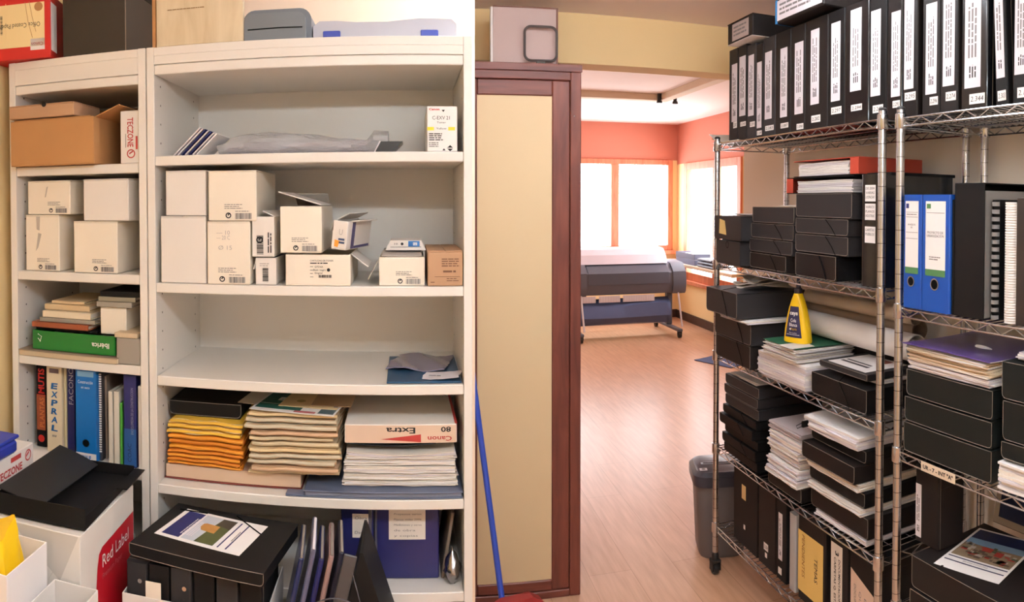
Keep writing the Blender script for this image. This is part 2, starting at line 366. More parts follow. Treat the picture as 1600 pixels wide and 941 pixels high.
# hanging corner beam below the far ceiling with two small spotlights
BY = 6.75; BX = aty(1046, 158, BY).x
b = MB(); b.box(XLF, BX, BY, BY + .1, 2.655, ZF, bev=.004); b.box(BX - .1, BX, BY - 2.4, BY, 2.655, ZF, bev=.004)
struct('trim_1', b, mat('beige_beam_paint', (226, 208, 186), .8), 'beige ceiling beam with a corner in the far room')
for i, dx in enumerate((-.12, .05)):
    t = thing('spotlight', ('small dark spotlight left of the ceiling beam corner', 'small dark spotlight right of the ceiling beam corner')[i], 'spotlight', T(BX + dx, BY - .03, 2.655), 'spotlights at the beam corner')
    b = MB(); b.lathe([(.018, -.002), (.02, .064)], 14); b.build('mount', DARKP, t)
    b = MB(); b.lathe([(.026, -.03), (.03, -.025), (.024, -.004), (.012, -.0025)], 16); b.build('lamp_housing', DARKP, t, True)
# ceiling lamp of the storage room (above and behind the viewpoint)
def tube_lamp(label, x, y, zc, drop, power, n, col):
    t = thing('ceiling_lamp', label, 'lamp', T(x, y, zc))
    b = MB(); b.box(-.64, .64, -.045, .045, -drop, -drop + .05, bev=.01); b.build('lamp_housing', mat('lamp_white', (235, 235, 232), .4), t)
    for sx in (-.45, .45): b = MB(); b.tube([(sx, 0, -drop + .05), (sx, 0, 0)], .006, 8); b.build('hanger_rod', STEEL, t)
    def f(nt, N, L, b): b.inputs['Emission Color'].default_value = (*col, 1); b.inputs['Emission Strength'].default_value = power
    m = node_mat('lit_tube_' + n, f)
    for sy in (-.075, .075): b = MB(); b.tube([(-.6, sy, -drop + .02), (.6, sy, -drop + .02)], .018, 12); b.build('fluorescent_tube', m, t, True)
tube_lamp('hanging twin-tube lamp over the aisle between shelves and racks', .40, .3, ZC, .4, 68, 'storage', (.9, 1, 1.06))
tube_lamp('added unseen twin-tube lamp brightening the walls nearer the doorway', .72, 1.72, ZC, .09, 37, 'doorway', (.92, .98, 1.05))  # extra lamp out of view, added to brighten lintel, right wall and ceiling
# daylight
w = bpy.data.worlds.new('world'); sc.world = w; w.use_nodes = True
N = w.node_tree.nodes; bg = N['Background']; bg.inputs['Color'].default_value = (.93, .96, 1, 1); bg.inputs['Strength'].default_value = 12.5
for nm, loc, rot, sx, sy in (('window_portal_back', (2.47, YF + .12, 1.58), (-PI / 2, 0, 0), 2.38, 1.27), ('window_portal_side', (XF + .12, 8.16, 1.37), (PI / 2, 0, PI / 2), 1.72, 1.58)):
    la = bpy.data.lights.new(nm, 'AREA'); la.shape = 'RECTANGLE'; la.size = sx; la.size_y = sy; la.cycles.is_portal = True
    lo = bpy.data.objects.new(nm, la); COL.objects.link(lo); lo.location = loc; lo.rotation_euler = rot
tube_lamp('added twin-tube lamp brightening the far room, hidden behind the cupboard', .3, 6.0, ZF, .6, 15, 'far_room', (.95, .97, 1.05))  # added unseen lamp that lifts the brightness of the far room
vs = sc.view_settings; sc.display_settings.display_device = 'sRGB'; vs.view_transform = 'Standard'; vs.look = 'None'; vs.gamma = 1; vs.use_curve_mapping = False; vs.exposure = 0
sc.cycles.use_denoising = True; sc.cycles.max_bounces = 10; sc.cycles.diffuse_bounces = 6; sc.cycles.transparent_max_bounces = 16

# ================================================================ bookcases
Z1, Z2, Z3, Z4, Z5, Z6 = 1.974, 1.749, 1.432, 1.199, .926, .704
def bookcase(name, label, x0, x1, tops, z_front, group=None):
    t = thing(name, label, 'bookcase', T((x0 + x1) / 2, YB + BD / 2, 0), 'white bookcases along the wall')
    hw = (x1 - x0) / 2; d = BD / 2; th = .02
    for s in (-1, 1):
        b = MB(); xa, xb = (-hw, -hw + th) if s < 0 else (hw - th, hw)
        b.box(xa, xb, -d, d, 0, 2.02, 0, .001)
        xi = xb if s < 0 else xa; u, v = (UY, UZ) if s < 0 else (-UY, UZ)
        z = .2
        while z < 1.94:
            for yy in (-d + .045, d - .06): b.disc((xi, yy, z), u, v, .0028, 1, .0006, 8)
            z += .048
        b.build('side_panel', [WHITE, HOLE], t)
    b = MB(); b.box(-hw + th, hw - th, d - .008, d, .06, 1.985, bev=0); b.build('back_panel', WHITE, t)
    b = MB(); b.box(-hw + th, hw - th, -d, d - .008, 1.998, 2.019, bev=.001); b.box(-hw + th, hw - th, -d, -d + .018, z_front, 1.998, bev=.001); b.build('top_panel', WHITE, t)
    b = MB(); b.box(-hw + th, hw - th, -d + .003, -d + .02, 0, .075, bev=.001); b.build('plinth', WHITE, t)
    for z in tops:
        b = MB(); b.box(-hw + th + .0005, hw - th - .0005, -d + (.001 if z != tops[0] else .001), d - .009, z - .024, z, bev=.002); b.build('shelf', WHITE, t)
    return t
XW0, XW1 = -.635, .154
bookcase('bookcase', 'wide white bookcase with six open shelves of boxes and papers', XW0, XW1, [1.9755, Z2, Z3, Z4, Z5, Z6, .46, .10], 1.9765)
XS0, XS1 = -1.038, -.638
S1, S2, S3, S4 = 1.733, 1.45, 1.219, aty(33, 706, YB).z
bookcase('bookcase', 'narrow white bookcase against the left wall', XS0, XS1, [1.955, S1, S2, S3, S4, .7, .42, .10], 1.956)

# ================================================================ chrome wire racks
RX0, RX1 = 1.306, 1.656
def wire_shelf(t, x0, x1, y0, y1, z):
    b = MB(); r = .0028; h = .026
    for zz in (z - r, z - h):
        for p, q in (((x0, y0), (x1, y0)), ((x1, y0), (x1, y1)), ((x1, y1), (x0, y1)), ((x0, y1), (x0, y0))):
            b.tube([(*p, zz), (*q, zz)], r, 6)
    def zig(p, q, n):
        pts = []
        for i in range(n + 1):
            f = i / n; pts.append((p[0] + (q[0] - p[0]) * f, p[1] + (q[1] - p[1]) * f, z - r if i % 2 == 0 else z - h))
        for a, c in zip(pts, pts[1:]): b.tube([a, c], .0022, 5, cap=False)
    n = max(2, round((y1 - y0) / .044)); zig((x0, y0), (x0, y1), n); zig((x1, y0), (x1, y1), n); zig((x0, y0), (x1, y0), 8); zig((x0, y1), (x1, y1), 8)
    k = round((y1 - y0) / .028)
    for i in range(1, k): y = y0 + (y1 - y0) * i / k; b.tube([(x0, y, z - .002), (x1, y, z - .002)], .0018, 4, cap=False)
    for x in (x0 + (x1 - x0) * .25, x0 + (x1 - x0) * .5, x0 + (x1 - x0) * .75): b.tube([(x, y0, z - .006), (x, y1, z - .006)], .0026, 5, cap=False)
    o = b.build('shelf', STEEL, t, True)
    for x in (x0, x1):
        for y in (y0, y1):
            b = MB(); b.lathe([(.0165, z - .032), (.018, z - .030), (.0165, z + .010), (.0135, z + .012)], 14, c=(x, y)); b.build('collar', STEEL, o, True)
def wire_rack(label, y0, y1, zs, top):
    cx, cy = (RX0 + RX1) / 2, (y0 + y1) / 2
    t = thing('wire_rack', label, 'shelving rack', T(cx, cy, 0), 'chrome wire racks along the right wall')
    hx, hy = (RX1 - RX0) / 2, (y1 - y0) / 2
    for x in (-hx, hx):
        for y in (-hy, hy):
            b = MB(); b.lathe([(.0125, .1), (.0125, top)], 16, c=(x, y)); p = b.build('post', POSTM, t, True)
            b = MB(); b.lathe([(.010, top), (.0128, top + .001), (.0128, top + .006), (.008, top + .010)], 16, c=(x, y)); b.build('post_cap', DARKP, p, True)
            b = MB(); b.lathe([(.012, .062), (.016, .066), (.016, .09), (.010, .1)], 12, c=(x, y)); b.box(x - .02, x - .014, y - .018, y + .018, .02, .066); b.box(x + .014, x + .02, y - .018, y + .018, .02, .066); b.box(x - .02, x + .02, y - .02, y + .02, .056, .068)
            w = b.build('caster', DARKP, t, True)
            b = MB(); b.X = T(x, y + .006, .027, 0, 0, PI / 2); b.lathe([(.012, -.0115), (.026, -.0105), (.027, 0), (.026, .0105), (.012, .0115)], 18); b.build('wheel', DARKP, w, True)
    for z in zs: wire_shelf(t, -hx, hx, -hy, hy, z)
    return t
A1, A2, A3, A4, A5 = 1.883, 1.371, .975, .568, .221
YA0, YA1 = 1.652, 2.795
wire_rack('chrome wire rack nearer the doorway, holding the yellow glue bottle', YA0, YA1, [A1, A2, A3, A4, A5], 1.905)
B1, B2, B3, B4, B5 = 1.878, 1.334, .920, atx(1396, 938, RX0).z - .005, .2
YB1 = 1.568; YB0 = YB1 - 1.143
wire_rack('chrome wire rack at the right edge, holding the blue lever binders', YB0, YB1, [B1, B2, B3, B4, .18], 1.90)

# ================================================================ wooden cupboard beside the opening
YC = 2.828; CX0, CX1 = .212, .709; CZ = 2.19
t = thing('cupboard', 'tall mahogany cupboard with one cream panel door', 'cupboard', T((CX0 + CX1) / 2, YC + .22, 0))
hw = (CX1 - CX0) / 2; d0, d1 = -.22, .22
b = MB(); b.box(-hw, -hw + .022, d0 + .03, d1, 0, CZ - .03); b.box(hw - .022, hw, d0 + .03, d1, 0, CZ - .03); b.box(-hw + .022, hw - .022, d1 - .012, d1, .05, CZ - .03); b.box(-hw + .022, hw - .022, d0 + .03, d1 - .012, .03, .05)
b.build('carcass', MAHOG, t)
b = MB(); b.box(-hw - .004, hw + .004, d0 - .002, d1, CZ - .03, CZ); b.build('top_board', MAHOGH, t)
# stepped face frame
for x0, x1 in ((hw - .045, hw), (-hw, -hw + .03)):
    b = MB(); b.box(x0, x1, d0, d0 + .03, 0, CZ - .03, bev=.003); b.build('face_stile', MAHOG, t)
for z0, z1 in ((CZ - .065, CZ - .0305), (0, .03)):
    b = MB(); b.box(-hw + .03, hw - .045, d0, d0 + .03, z0, z1, bev=.003); b.build('face_rail', MAHOGH, t)
dr = MB(); dr.box(hw - .12, hw - .0465, d0 + .004, d0 + .026, .032, CZ - .067, bev=.004); dr.box(-hw + .0315, -hw + .07, d0 + .004, d0 + .026, .032, CZ - .067, bev=.004)
o = dr.build('door', MAHOG, t)
for z0, z1 in ((CZ - .13, CZ - .067), (.032, .075)):
    b = MB(); b.box(-hw + .07, hw - .12, d0 + .004, d0 + .026, z0, z1, bev=.004); b.build('door_rail', MAHOGH, o)
b = MB(); b.box(-hw + .0695, hw - .1195, d0 + .012, d0 + .02, .0745, CZ - .1295, bev=0); b.build('door_panel', mat('cream_door_panel', (220, 198, 158), .55, var=.02, scale=3), o)
b = MB(); b.lathe([(.003, 0), (.004, .004), (.002, .007)], 10); x = b.build('keyhole', STEEL, o); x.matrix_basis = T(hw - .03, d0 - .001, 1.98, 0, PI / 2)
# ================================================================ builders (front face on local y = 0, depth along +y, base at z = 0)
G = .0012
def bk(pl, pr, pt, pb, z, inset=.015):
    """something standing on a bookcase shelf: frame in the picture -> base matrix, width, height"""
    Y = YB + inset; m = (pt + pb) / 2
    x0, x1 = aty(pl, m, Y).x, aty(pr, m, Y).x
    if z < 2: x0, x1 = (max(x0, XS0 + .0215), min(x1, XS1 - .0215)) if pl < 232 else (max(x0, XW0 + .0215), min(x1, XW1 - .0215))
    return T((x0 + x1) / 2, Y, z + G), x1 - x0 - .0015, aty((pl + pr) / 2, pt, Y).z - z - G
def clampy(y, X=RX0, tol=.0195):
    return min(y, (YA1 if y > 1.7 else YB1) - tol)
def rk(pl, pr, pt, pb, z, inset=.01):
    X = RX0 + inset; m = (pt + pb) / 2
    y0, y1 = clampy(atx(pl, m, X).y, X), atx(pr, m, X).y
    return T(X, (y0 + y1) / 2, z + G, -PI / 2), y0 - y1 - .0015, atx((pl + pr) / 2, pt, X).z - z - G
def flap(parent, name, m, hinge, w, l, ang, axis, t=.0025):
    """card flap: hinge = local point, rotates about local x ('x': lies along +y) or y ('y': along +x)"""
    b = MB()
    b.X = Matrix.Translation(hinge) @ (Matrix.Rotation(ang, 4, 'X') if axis in ('x', '-x') else Matrix.Rotation(ang, 4, 'Y'))
    if axis == 'x': b.box(-w / 2, w / 2, 0, l, 0, t, bev=.0005)
    elif axis == '-x': b.box(-w / 2, w / 2, -l, 0, 0, t, bev=.0005)
    elif axis == 'y': b.box(0, l, -w / 2, w / 2, 0, t, bev=.0005)
    else: b.box(-l, 0, -w / 2, w / 2, 0, t, bev=.0005)
    return b.build(name, m, parent)
FR = (UX, UZ)                                   # directions of print on a front face
def dotprint(b, w, h, s=1.0, sideways=False):
    """small maker's print at the lower right: two lines of words, recycling mark, bar code"""
    e = -.0002
    if sideways:
        x = -w / 2 + w * .12; b.green_dot((x + .012, e, h * .42), UX, UZ, .0085 * s)
        b.barcode((x + .021, e, h * .06), UZ, -UX, .045 * s, .016 * s); b.words((x + .032, e, h * .1), UZ, -UX, .06 * s, .006, 2, 0, seed=5)
        return
    x = w / 2 - .075 * s; b.words((x - .008, e, .042 * s), UX, UZ, .05 * s, .0048 * s, 3, 2, th=.34, seed=4)
    b.green_dot((x + .002, e, .0135 * s), UX, UZ, .0075 * s); b.barcode((x + .02 * s, e, .004), UX, UZ, .042 * s, .015 * s, 2); b.words((x + .02 * s, e, .025 * s), UX, UZ, .042 * s, .0045 * s, 1, 2, th=.36, seed=9)
def carton(label, M, w, d, h, m=None, group=None, prints=None, top='closed', name='carton', extra=None, cat='box', sideways=False):
    m = m or CARDW; t = thing(name, label, cat, M, group); th = .003
    b = MB()
    if top == 'closed':
        b.box(-w / 2, w / 2, 0, d, 0, h - .0022, bev=.002); b.build('body', m, t)
        for s in (-1, 1):
            b = MB(); xs = sorted((s * w / 2, s * .0006)); b.box(xs[0], xs[1], 0, d, h - .0021, h, bev=.0008); b.build('top_flap', m, t)
    else:
        b.box(-w / 2, w / 2, 0, d, 0, th); b.box(-w / 2, w / 2, 0, th, th, h, bev=.0008); b.box(-w / 2, w / 2, d - th, d, th, h, bev=.0008)
        b.box(-w / 2, -w / 2 + th, th, d - th, th, h, bev=.0008); b.box(w / 2 - th, w / 2, th, d - th, th, h, bev=.0008); b.build('body', [m, CARDG], t)
    if prints:
        b = MB(); prints(b, w, h) if callable(prints) else dotprint(b, w, h, prints, sideways); b.build('printed_label', [INK, RED, INKG, INKL, TAPE], t)
    return t
def flat_box(label, M, w, d, h, m=None, group='black project boxes lying flat', band=True, name='project_box', cat='box file', paper=None, edge=True, rivet=None):
    """flat black project box: tray, folded lid whose front flap covers the end, elastic cord"""
    m = m or BLACKC; t = thing(name, label, cat, M, group)
    b = MB(); b.box(-w / 2 + .002, w / 2 - .002, .0022, d, 0, h - .002, bev=.002); b.build('tray', m, t)
    b = MB(); b.box(-w / 2, w / 2, 0, d + .001, h - .0019, h, 0, bev=.0006)
    r = min(.012, h * .3); pts = [(-w / 2, h - .002)] + [(-w / 2 + r - r * math.cos(a), .004 + r - r * math.sin(a)) for a in (0, PI / 6, PI / 3, PI / 2)] + [(w / 2 - r + r * math.sin(a), .004 + r - r * math.cos(a)) for a in (0, PI / 6, PI / 3, PI / 2)] + [(w / 2, h - .002)]
    b.prism(pts, 'y', 0, .0018)
    if edge: b.tube([(p[0], -.0003, p[1]) for p in pts], .0008, 4, 1, cap=False); b.tube([(-w / 2, -.0002, h - .0004), (w / 2, -.0002, h - .0004)], .0007, 4, 1)
    o = b.build('lid', [m, EDGE], t)
    if band:
        x = w * (.22 if band is True else band); b = MB()
        b.tube([(x - w * .22, d * .3, h + .0002), (x - w * .05, .01, h + .0004), (x - w * .02, -.0016, h - .001), (x + w * .1, -.002, h * .45), (x + w * .16, -.0016, .004), (x + w * .165, -.001, .0016)], .0012, 6); b.build('elastic_band', BAND, t)
    if rivet:
        b = MB(); b.disc((rivet[0], rivet[1], h + .0002), UX, UY, .004, 0, .001, 12); b.build('rivet', STEEL, o)
    return t
def spine_poly(w, d, r=.006, n=4):
    a = [(-w / 2 + r - r * math.cos(k * PI / 2 / n), r - r * math.sin(k * PI / 2 / n)) for k in range(n + 1)]
    c = [(w / 2 - r + r * math.sin(k * PI / 2 / n), r - r * math.cos(k * PI / 2 / n)) for k in range(n + 1)]
    return a + c + [(w / 2, d), (-w / 2, d)]
def archive_box(label, M, w, d, h, m=None, group=None, strip=None, note=None, name='archive_box', cat='box file', seed=1, hollow=False):
    """upright archive box seen from its narrow spine. strip=(x0,x1,z0,z1) long paper label, note=(x0,x1,z0,z1,text)"""
    m = m or BLACKC; t = thing(name, label, cat, M, group)
    b = MB(); b.prism(spine_poly(w, d, min(.005, w * .2)), 'z', 0, h); b.box(-w / 2 - .0004, w / 2 + .0004, d * .08, d * .085, 0, h + .0004, 1, 0)
    b.build('body', [m, EDGE], t)
    b = MB(); b.box(-w / 2 - .0007, w / 2 + .0007, d * .1, d + .001, h - .05, h + .0012, bev=.0006); b.build('lid', m, t)
    if strip:
        x0, x1, z0, z1 = strip; b = MB(); b.quad((x0, -.0004, z0), UX, UZ, x1 - x0, z1 - z0, 0, .0005)
        W = x1 - x0; n = 2 if W < .03 else 3
        b.words((x0 + W * .22, -.0006, z0 + (z1 - z0) * .3), UZ, -UX, (z1 - z0) * .6, W * .62 / n, n, 1, .0007, seed=seed)
        b.words((x0 + W * .3, -.0006, z0 + (z1 - z0) * .1), UZ, -UX, (z1 - z0) * .13, W * .5 / n, n, 2, .0007, seed=seed + 40)
        b.build('spine_label', [PAPERL, INKG, INK], t)
    if note:
        x0, x1, z0, z1, s = note; b = MB(); b.quad((x0, -.0004, z0), UX, UZ, x1 - x0, z1 - z0, 0, .0005)
        if s: b.text(s, ((x0 + x1) / 2, -.0006, z0 + (z1 - z0) * .25), UX, UZ, (z1 - z0) * .5, 1, (x1 - x0) * .82, 'C', .0008, .12)
        b.build('number_tag', [PAPER, INK], t)
    return t
def lever_binder(label, M, w, d, h, m, spine=None, group=None, ring=None, pages=True, name='lever_arch_binder'):
    t = thing(name, label, 'binder', M, group); c = .003
    b = MB(); b.prism([(-w / 2, .003), (-w / 2 + .003, 0), (w / 2 - .003, 0), (w / 2, .003), (w / 2, .005), (-w / 2, .005)], 'z', 0, h); b.build('spine', m, t)
    for s in (-1, 1):
        b = MB(); xs = sorted((s * w / 2, s * (w / 2 - c))); b.box(xs[0], xs[1], .0052, d, 0, h, bev=.0008); b.build('cover', m, t)
    if pages:
        b = MB(); b.box(-w / 2 + c + .002, w / 2 - c - .004, .03, d - .012, .008, h - .022, bev=.0005); b.build('pages', PAPER2, t)
    if ring:
        x, z, r = ring; b = MB(); b.disc((x, -.0003, z), UX, UZ, r, 0, .0008, 20, r * .8); b.disc((x, -.0003, z), UX, UZ, r * .8, 1, .0006, 20); b.build('finger_ring', [STEEL, BAND], t)
    if spine:
        b = MB(); spine(b); b.build('spine_label', [PAPER, INK, mat('label_green', (74, 122, 74), .6), INKG, NAVYP], t)
    return t
def book(label, M, w, d, h, cov, pag=None, standing=False, group=None, deco=None, mats=None, name='book', cat='book'):
    """lying: w wide, d deep, h thick, spine to the front. standing: w thick"""
    t = thing(name, label, cat, M, group); c = .0022
    b = MB()
    if standing:
        b.box(-w / 2, w / 2, 0, .004, 0, h, bev=.001); b.box(-w / 2, -w / 2 + c, .004, d, 0, h, bev=.0006); b.box(w / 2 - c, w / 2, .004, d, 0, h, bev=.0006)
    else:
        b.box(-w / 2, w / 2, 0, .004, 0, h, bev=.001); b.box(-w / 2, w / 2, .004, d, 0, c, bev=.0006); b.box(-w / 2, w / 2, .004, d, h - c, h, bev=.0006)
    b.build('cover', cov, t)
    b = MB()
    if standing: b.box(-w / 2 + c + .0002, w / 2 - c - .0002, .0045, d - .006, .004, h - .005, bev=.0004)
    else: b.box(-w / 2 + .005, w / 2 - .005, .0045, d - .006, c + .0002, h - c - .0002, bev=.0004)
    b.build('pages', pag or PAPER2, t)
    if deco: b = MB(); deco(b); b.build('spine_print', mats, t)
    return t
def bundle(label, M, w, d, h, n=8, group=None, mats=None, rot=.03, sag=0, seed=1, name='paper_stack', cat='papers', jit=.004, top=None):
    """a pile of loose papers: one mesh of thin, slightly shifted layers"""
    q = random.Random(seed); b = MB(); z = 0; mats = mats or [PAPER, PAPER2, PAPERL]
    hs = [q.uniform(.6, 1.4) for _ in range(n)]; s = sum(hs)
    ph = q.uniform(0, 6)
    for i in range(n):
        k = hs[i] / s * h
        b.slab(w - q.uniform(0, .006), d - q.uniform(0, .006), z, k * .9, (lambda x, y: sag * (x * x - .3) * (z / h) + .0008 * math.sin(3 * x + ph + i)) if sag else (lambda x, y: .0006 * math.sin(3 * x + 2 * y + ph + i)), 8, 5, q.choice(range(len(mats))), .0025, q.randrange(999), q.uniform(-rot, rot), q.uniform(-jit, jit), d / 2 + q.uniform(-jit, jit))
        z += k
    if top: b.slab(w, d, h + .0003, .0006, None, 8, 5, len(mats), .001, 3, 0, 0, d / 2); mats = mats + [top]
    # rest exactly on the base
    lo = min(v[2] for v in b.v); b.v = [(x, y, zz - lo) for x, y, zz in b.v]
    return single(name, b, mats, label, cat, M, group)
def folder(label, M, w, d, h, m, group, seed, edge=None, fold=True, bow=.004, name='paper_folder', cat='folder'):
    """a stuffed folder or envelope lying flat: bulging body, rounded fold at the front, open edges behind"""
    q = random.Random(seed); b = MB(); n = 10; vs = []
    a, c = .3, 1.1 + (seed // 20)
    bl = lambda x, y: bow * (1 - x * x) * .6 + bow * .35 * math.sin(2.2 * x + c) + a * .003 * x - bow * .5 * max(0, -y) ** 3 * (1 + .6 * math.sin(5 * x + c)) + bow * .12 * math.sin(7 * x + c * 2)
    b.slab(w, d, 0, h * .46, bl, n, 6, 0, .0035, seed, q.uniform(-.012, .012), q.uniform(-.003, .003), d / 2, 1)
    b.slab(w - .004, d - .004, h * .5, h * .46, bl, n, 6, 0, .0045, seed + 1, q.uniform(-.012, .012), q.uniform(-.003, .003), d / 2 + .003, 1)
    if fold:
        pts = [(-w / 2 + w * i / n, .0, h * .49 + bl(-1 + 2 * i / n, -1)) for i in range(n + 1)]
        b.tube(pts, h * .46, 8, 0)
    lo = min(v[2] for v in b.v); b.v = [(x, y, zz - lo) for x, y, zz in b.v]
    return single(name, b, [m, edge or m], label, cat, M, group, True)
# ================================================================ on top of the narrow bookcase
ZT = 2.0205
# red carton of coated paper, standing upside down, overhanging the left end
M, w, h = bk(-40, 81, 5, 85, ZT, -.015)
t = thing('carton', 'red and cream copier paper carton, upside down on the narrow bookcase', 'box', M)
w, d, h = .225, .22, .172
M = T(aty(81, 60, YB - .0).x - w / 2 * math.cos(.2), YB - .03, ZT + G, .2); t.matrix_basis = M
b = MB(); b.box(-w / 2, w / 2, 0, d, 0, h); b.build('body', RED, t)
b = MB(); e = -.0002
b.quad((-w / 2 + .004, e, .032), UX, UZ, w - .02, h - .056, 0, .0008); b.quad((w / 2 - .056, e, .022), UX, UZ, .040, .030, 2, .0008)
b.quad((w / 2 + .0002, .006, .02), UY, UZ, .05, h - .045, 2, .0008)
b.disc((w / 2 - .032, e, h - .036), UX, UZ, .012, 4, .0012, 14); b.tube([(w / 2 - .07, e - .001, h - .02), (w / 2 - .062, e - .001, .10), (w / 2 - .05, e - .001, .055)], .0006, 4, 4); b.tube([(w / 2 - .058, e - .001, h - .02), (w / 2 - .05, e - .001, .11), (w / 2 - .04, e - .001, .07)], .0006, 4, 4)
b.text('Office Coated Paper', (w / 2 - .028, e, .096), -UX, -UZ, .0125, 1, .115, 'L', .0011); b.text('Canon', (w / 2 - .020, e, .042), -UX, -UZ, .009, 3, .033, 'L', .0011)
b.barcode((-w / 2 + .09, e, .07), UZ, -UX, .05, .006, 1, .0011); b.tube([(-w / 2 + .1, e - .0004, .034), (-w / 2 + .1, e - .0004, h - .02)], .0008, 4, 0)
b.build('printed_label', [mat('cream_print', (236, 214, 160), .5), INK, PAPER, REDM, KRAFT], t)
# large black box
M, w, h = bk(97, 195, -60, 80, ZT, .02); w = aty(195, 50, YB + .02).x - aty(97, 50, YB + .02).x
t = thing('storage_box', 'large black storage box on the narrow bookcase beside red carton', 'box', T(aty(146, 50, YB + .02).x, YB + .02, ZT + G))
b = MB(); b.box(-w / 2, w / 2, 0, .33, 0, .21, bev=.002); b.build('body', mat('black_box_lining', (44, 38, 32), .45), t)
b = MB(); b.box(-w / 2 - .002, w / 2 + .002, -.002, .332, .165, .2125, bev=.002); b.build('lid', BROWNBLK, t)
b = MB(); b.box(w / 2 - .0006, w / 2 + .0012, -.0008, .0012, .002, .164, 0, 0); b.build('corner_edge', EDGE, t)
# ================================================================ narrow bookcase, first shelf
M, w, h = bk(14, 147, 186, 257, S1, -.03)
t = carton('brown cardboard carton on the top shelf of the narrow bookcase', M, w, .24, h, KRAFT, top='open')
flap(t, 'flap', KRAFT, (w / 2, .12, h - .002), .22, .072, math.radians(-22), 'y'); flap(t, 'flap', KRAFT, (0, .24, h - .001), w - .01, .10, math.radians(35), 'x')
flap(t, 'flap', KRAFT, (-w / 2 + .003, .12, h - .004), .22, .10, math.radians(2), 'y'); flap(t, 'flap', KRAFT, (0, .002, h + .0005), w - .02, .10, math.radians(-1), 'x')
hb = h
M2, w, h = bk(12, 116, 160, 186, S1 + hb + .0055, -.036)
t = carton('flat tan carton lid lying on the brown cardboard carton', M2, w, .16, h - .004, KRAFTD, name='flat_carton')
b = MB(); b.disc((.01, -.0002, h - .006), UX, UZ, .007, 0, .0008, 12); b.build('thumb_notch', BROWNBLK, t)
M, w, h = bk(199, 225, 172, 257, S1, .01)
def tz(b, w, h):
    b.text('TECZONE', (-.006, -.0002, h - .018), -UZ, UX, .0155, 0, h * .56, 'L', bold=.02); b.quad((.016, -.0002, h * .26), UX, UZ, .005, h * .25, 0, .0008)
    b.disc((.003, -.0002, .024), UX, UZ, .0115, 0, .0008, 20, .0085); b.quad((-.002, -.0002, .022), UX + UZ * .6, UZ, .012, .004, 0, .0008); b.quad((-.012, -.0002, h * .3), UX, UZ, .0008, h * .26, 1, .0008)
w = .0525; x1 = XS1 - .022
t = thing('carton', 'white upright carton with vertical red lettering beside brown carton', 'box', T(x1 - w / 2, YB + .012, S1 + G))
b = MB(); b.box(-w / 2, w / 2, 0, .24, 0, h); b.build('body', CARDW2, t)
b = MB(); tz(b, w, h); b.build('printed_label', [REDM, INK], t)
# ================================================================ narrow bookcase, second shelf: four white cartons
g2 = 'white toner cartons on the narrow bookcase'
def scuff(b, w, h):
    dotprint(b, w, h, .8)
    b.add([(-.02, -.0008, h * .35), (-.012, -.0008, h * .42), (-.002, -.0008, h * .66), (-.012, -.0008, h * .68)], [(0, 1, 2, 3)], 4)
    b.add([(-.017, -.0008, h * .74), (-.008, -.0008, h * .72), (-.006, -.0008, h * .97), (-.018, -.0008, h * .97)], [(0, 1, 2, 3)], 4)
def scuff2(b, w, h): dotprint(b, w, h, .8); b.add([(-.012, -.0008, h * .5), (-.008, -.0008, h * .52), (-.001, -.0008, h * .84), (-.006, -.0008, h * .8)], [(0, 1, 2, 3)], 4)
M, w, h = bk(40, 93, 336, 420, S2, .015); h1 = h
carton('white carton with torn grey tape marks, lower left on the narrow bookcase', M, w, .22, h, CARDW, g2, scuff)
M, w, h = bk(43, 110, 282, 335, S2 + h1 + .0015, .02)
carton('white carton with one tape scratch, stacked above the tape-marked carton', M, w, .20, h - .001, CARDW, g2, scuff2)
M, w, h = bk(115, 184, 346, 427, S2, .01); h1 = h
M.translation.x -= .0
carton('squarish white carton with small print, lower right on the narrow bookcase', M, w, .22, h, CARDW, g2, .85)
M, w, h = bk(130, 201, 279, 347, S2 + h1 + .0015, .008)
carton('blank white carton stacked above the squarish carton of the narrow bookcase', M, w, .22, h - .001, CARDW2, g2)
# ================================================================ narrow bookcase, third shelf
xw0, xw1 = XS0 + .022, XS1 - .022
b = MB(); w = aty(184, 560, YB).x - xw0 - .002; t = thing('pad', 'thin tan drawing pad under the green binder', 'pad', T(xw0 + .002 + w / 2, YB - .004, S3 + G))
b.box(-w / 2, w / 2, 0, .29, 0, .013, bev=.001); b.build('pages', mat('tan_card', (196, 176, 146), .7), t); b = MB(); b.box(-w / 2 - .001, w / 2 + .001, -.001, .291, .0132, .0155, bev=.0005); b.build('cover', mat('brown_grey_card', (136, 118, 100), .7), t)
z = S3 + .0175
M, w, h = bk(50, 180, 524, 562, z, .012); h = .05
GREENB = mat('green_binder_card', (20, 112, 40), .4)
def ib(b):
    b.text('Ibérica', (w / 2 - .016, -.0002, .03), -UX, -UZ, .013, 0, .05, 'L', bold=.02)
    p = [(-w / 2 + .02, -.001, .041), (-w / 2 + .03, -.001, .035), (-w / 2 + .026, -.001, .022)]; b.tube(p, .0008, 5, 0); b.tube([p[2], (-w / 2 + .02, -.001, .029)], .0008, 5, 0)
    for q in p + [(-w / 2 + .02, -.001, .029)]: b.disc((q[0], -.0002, q[2]), UX, UZ, .0016, 0, .001, 10)
t = lever_binder('green binder lying flat with white upside-down lettering', M, w, .27, h, GREENB)
b = MB(); ib(b); b.build('spine_print', [PAPER], t)
z += h + .002
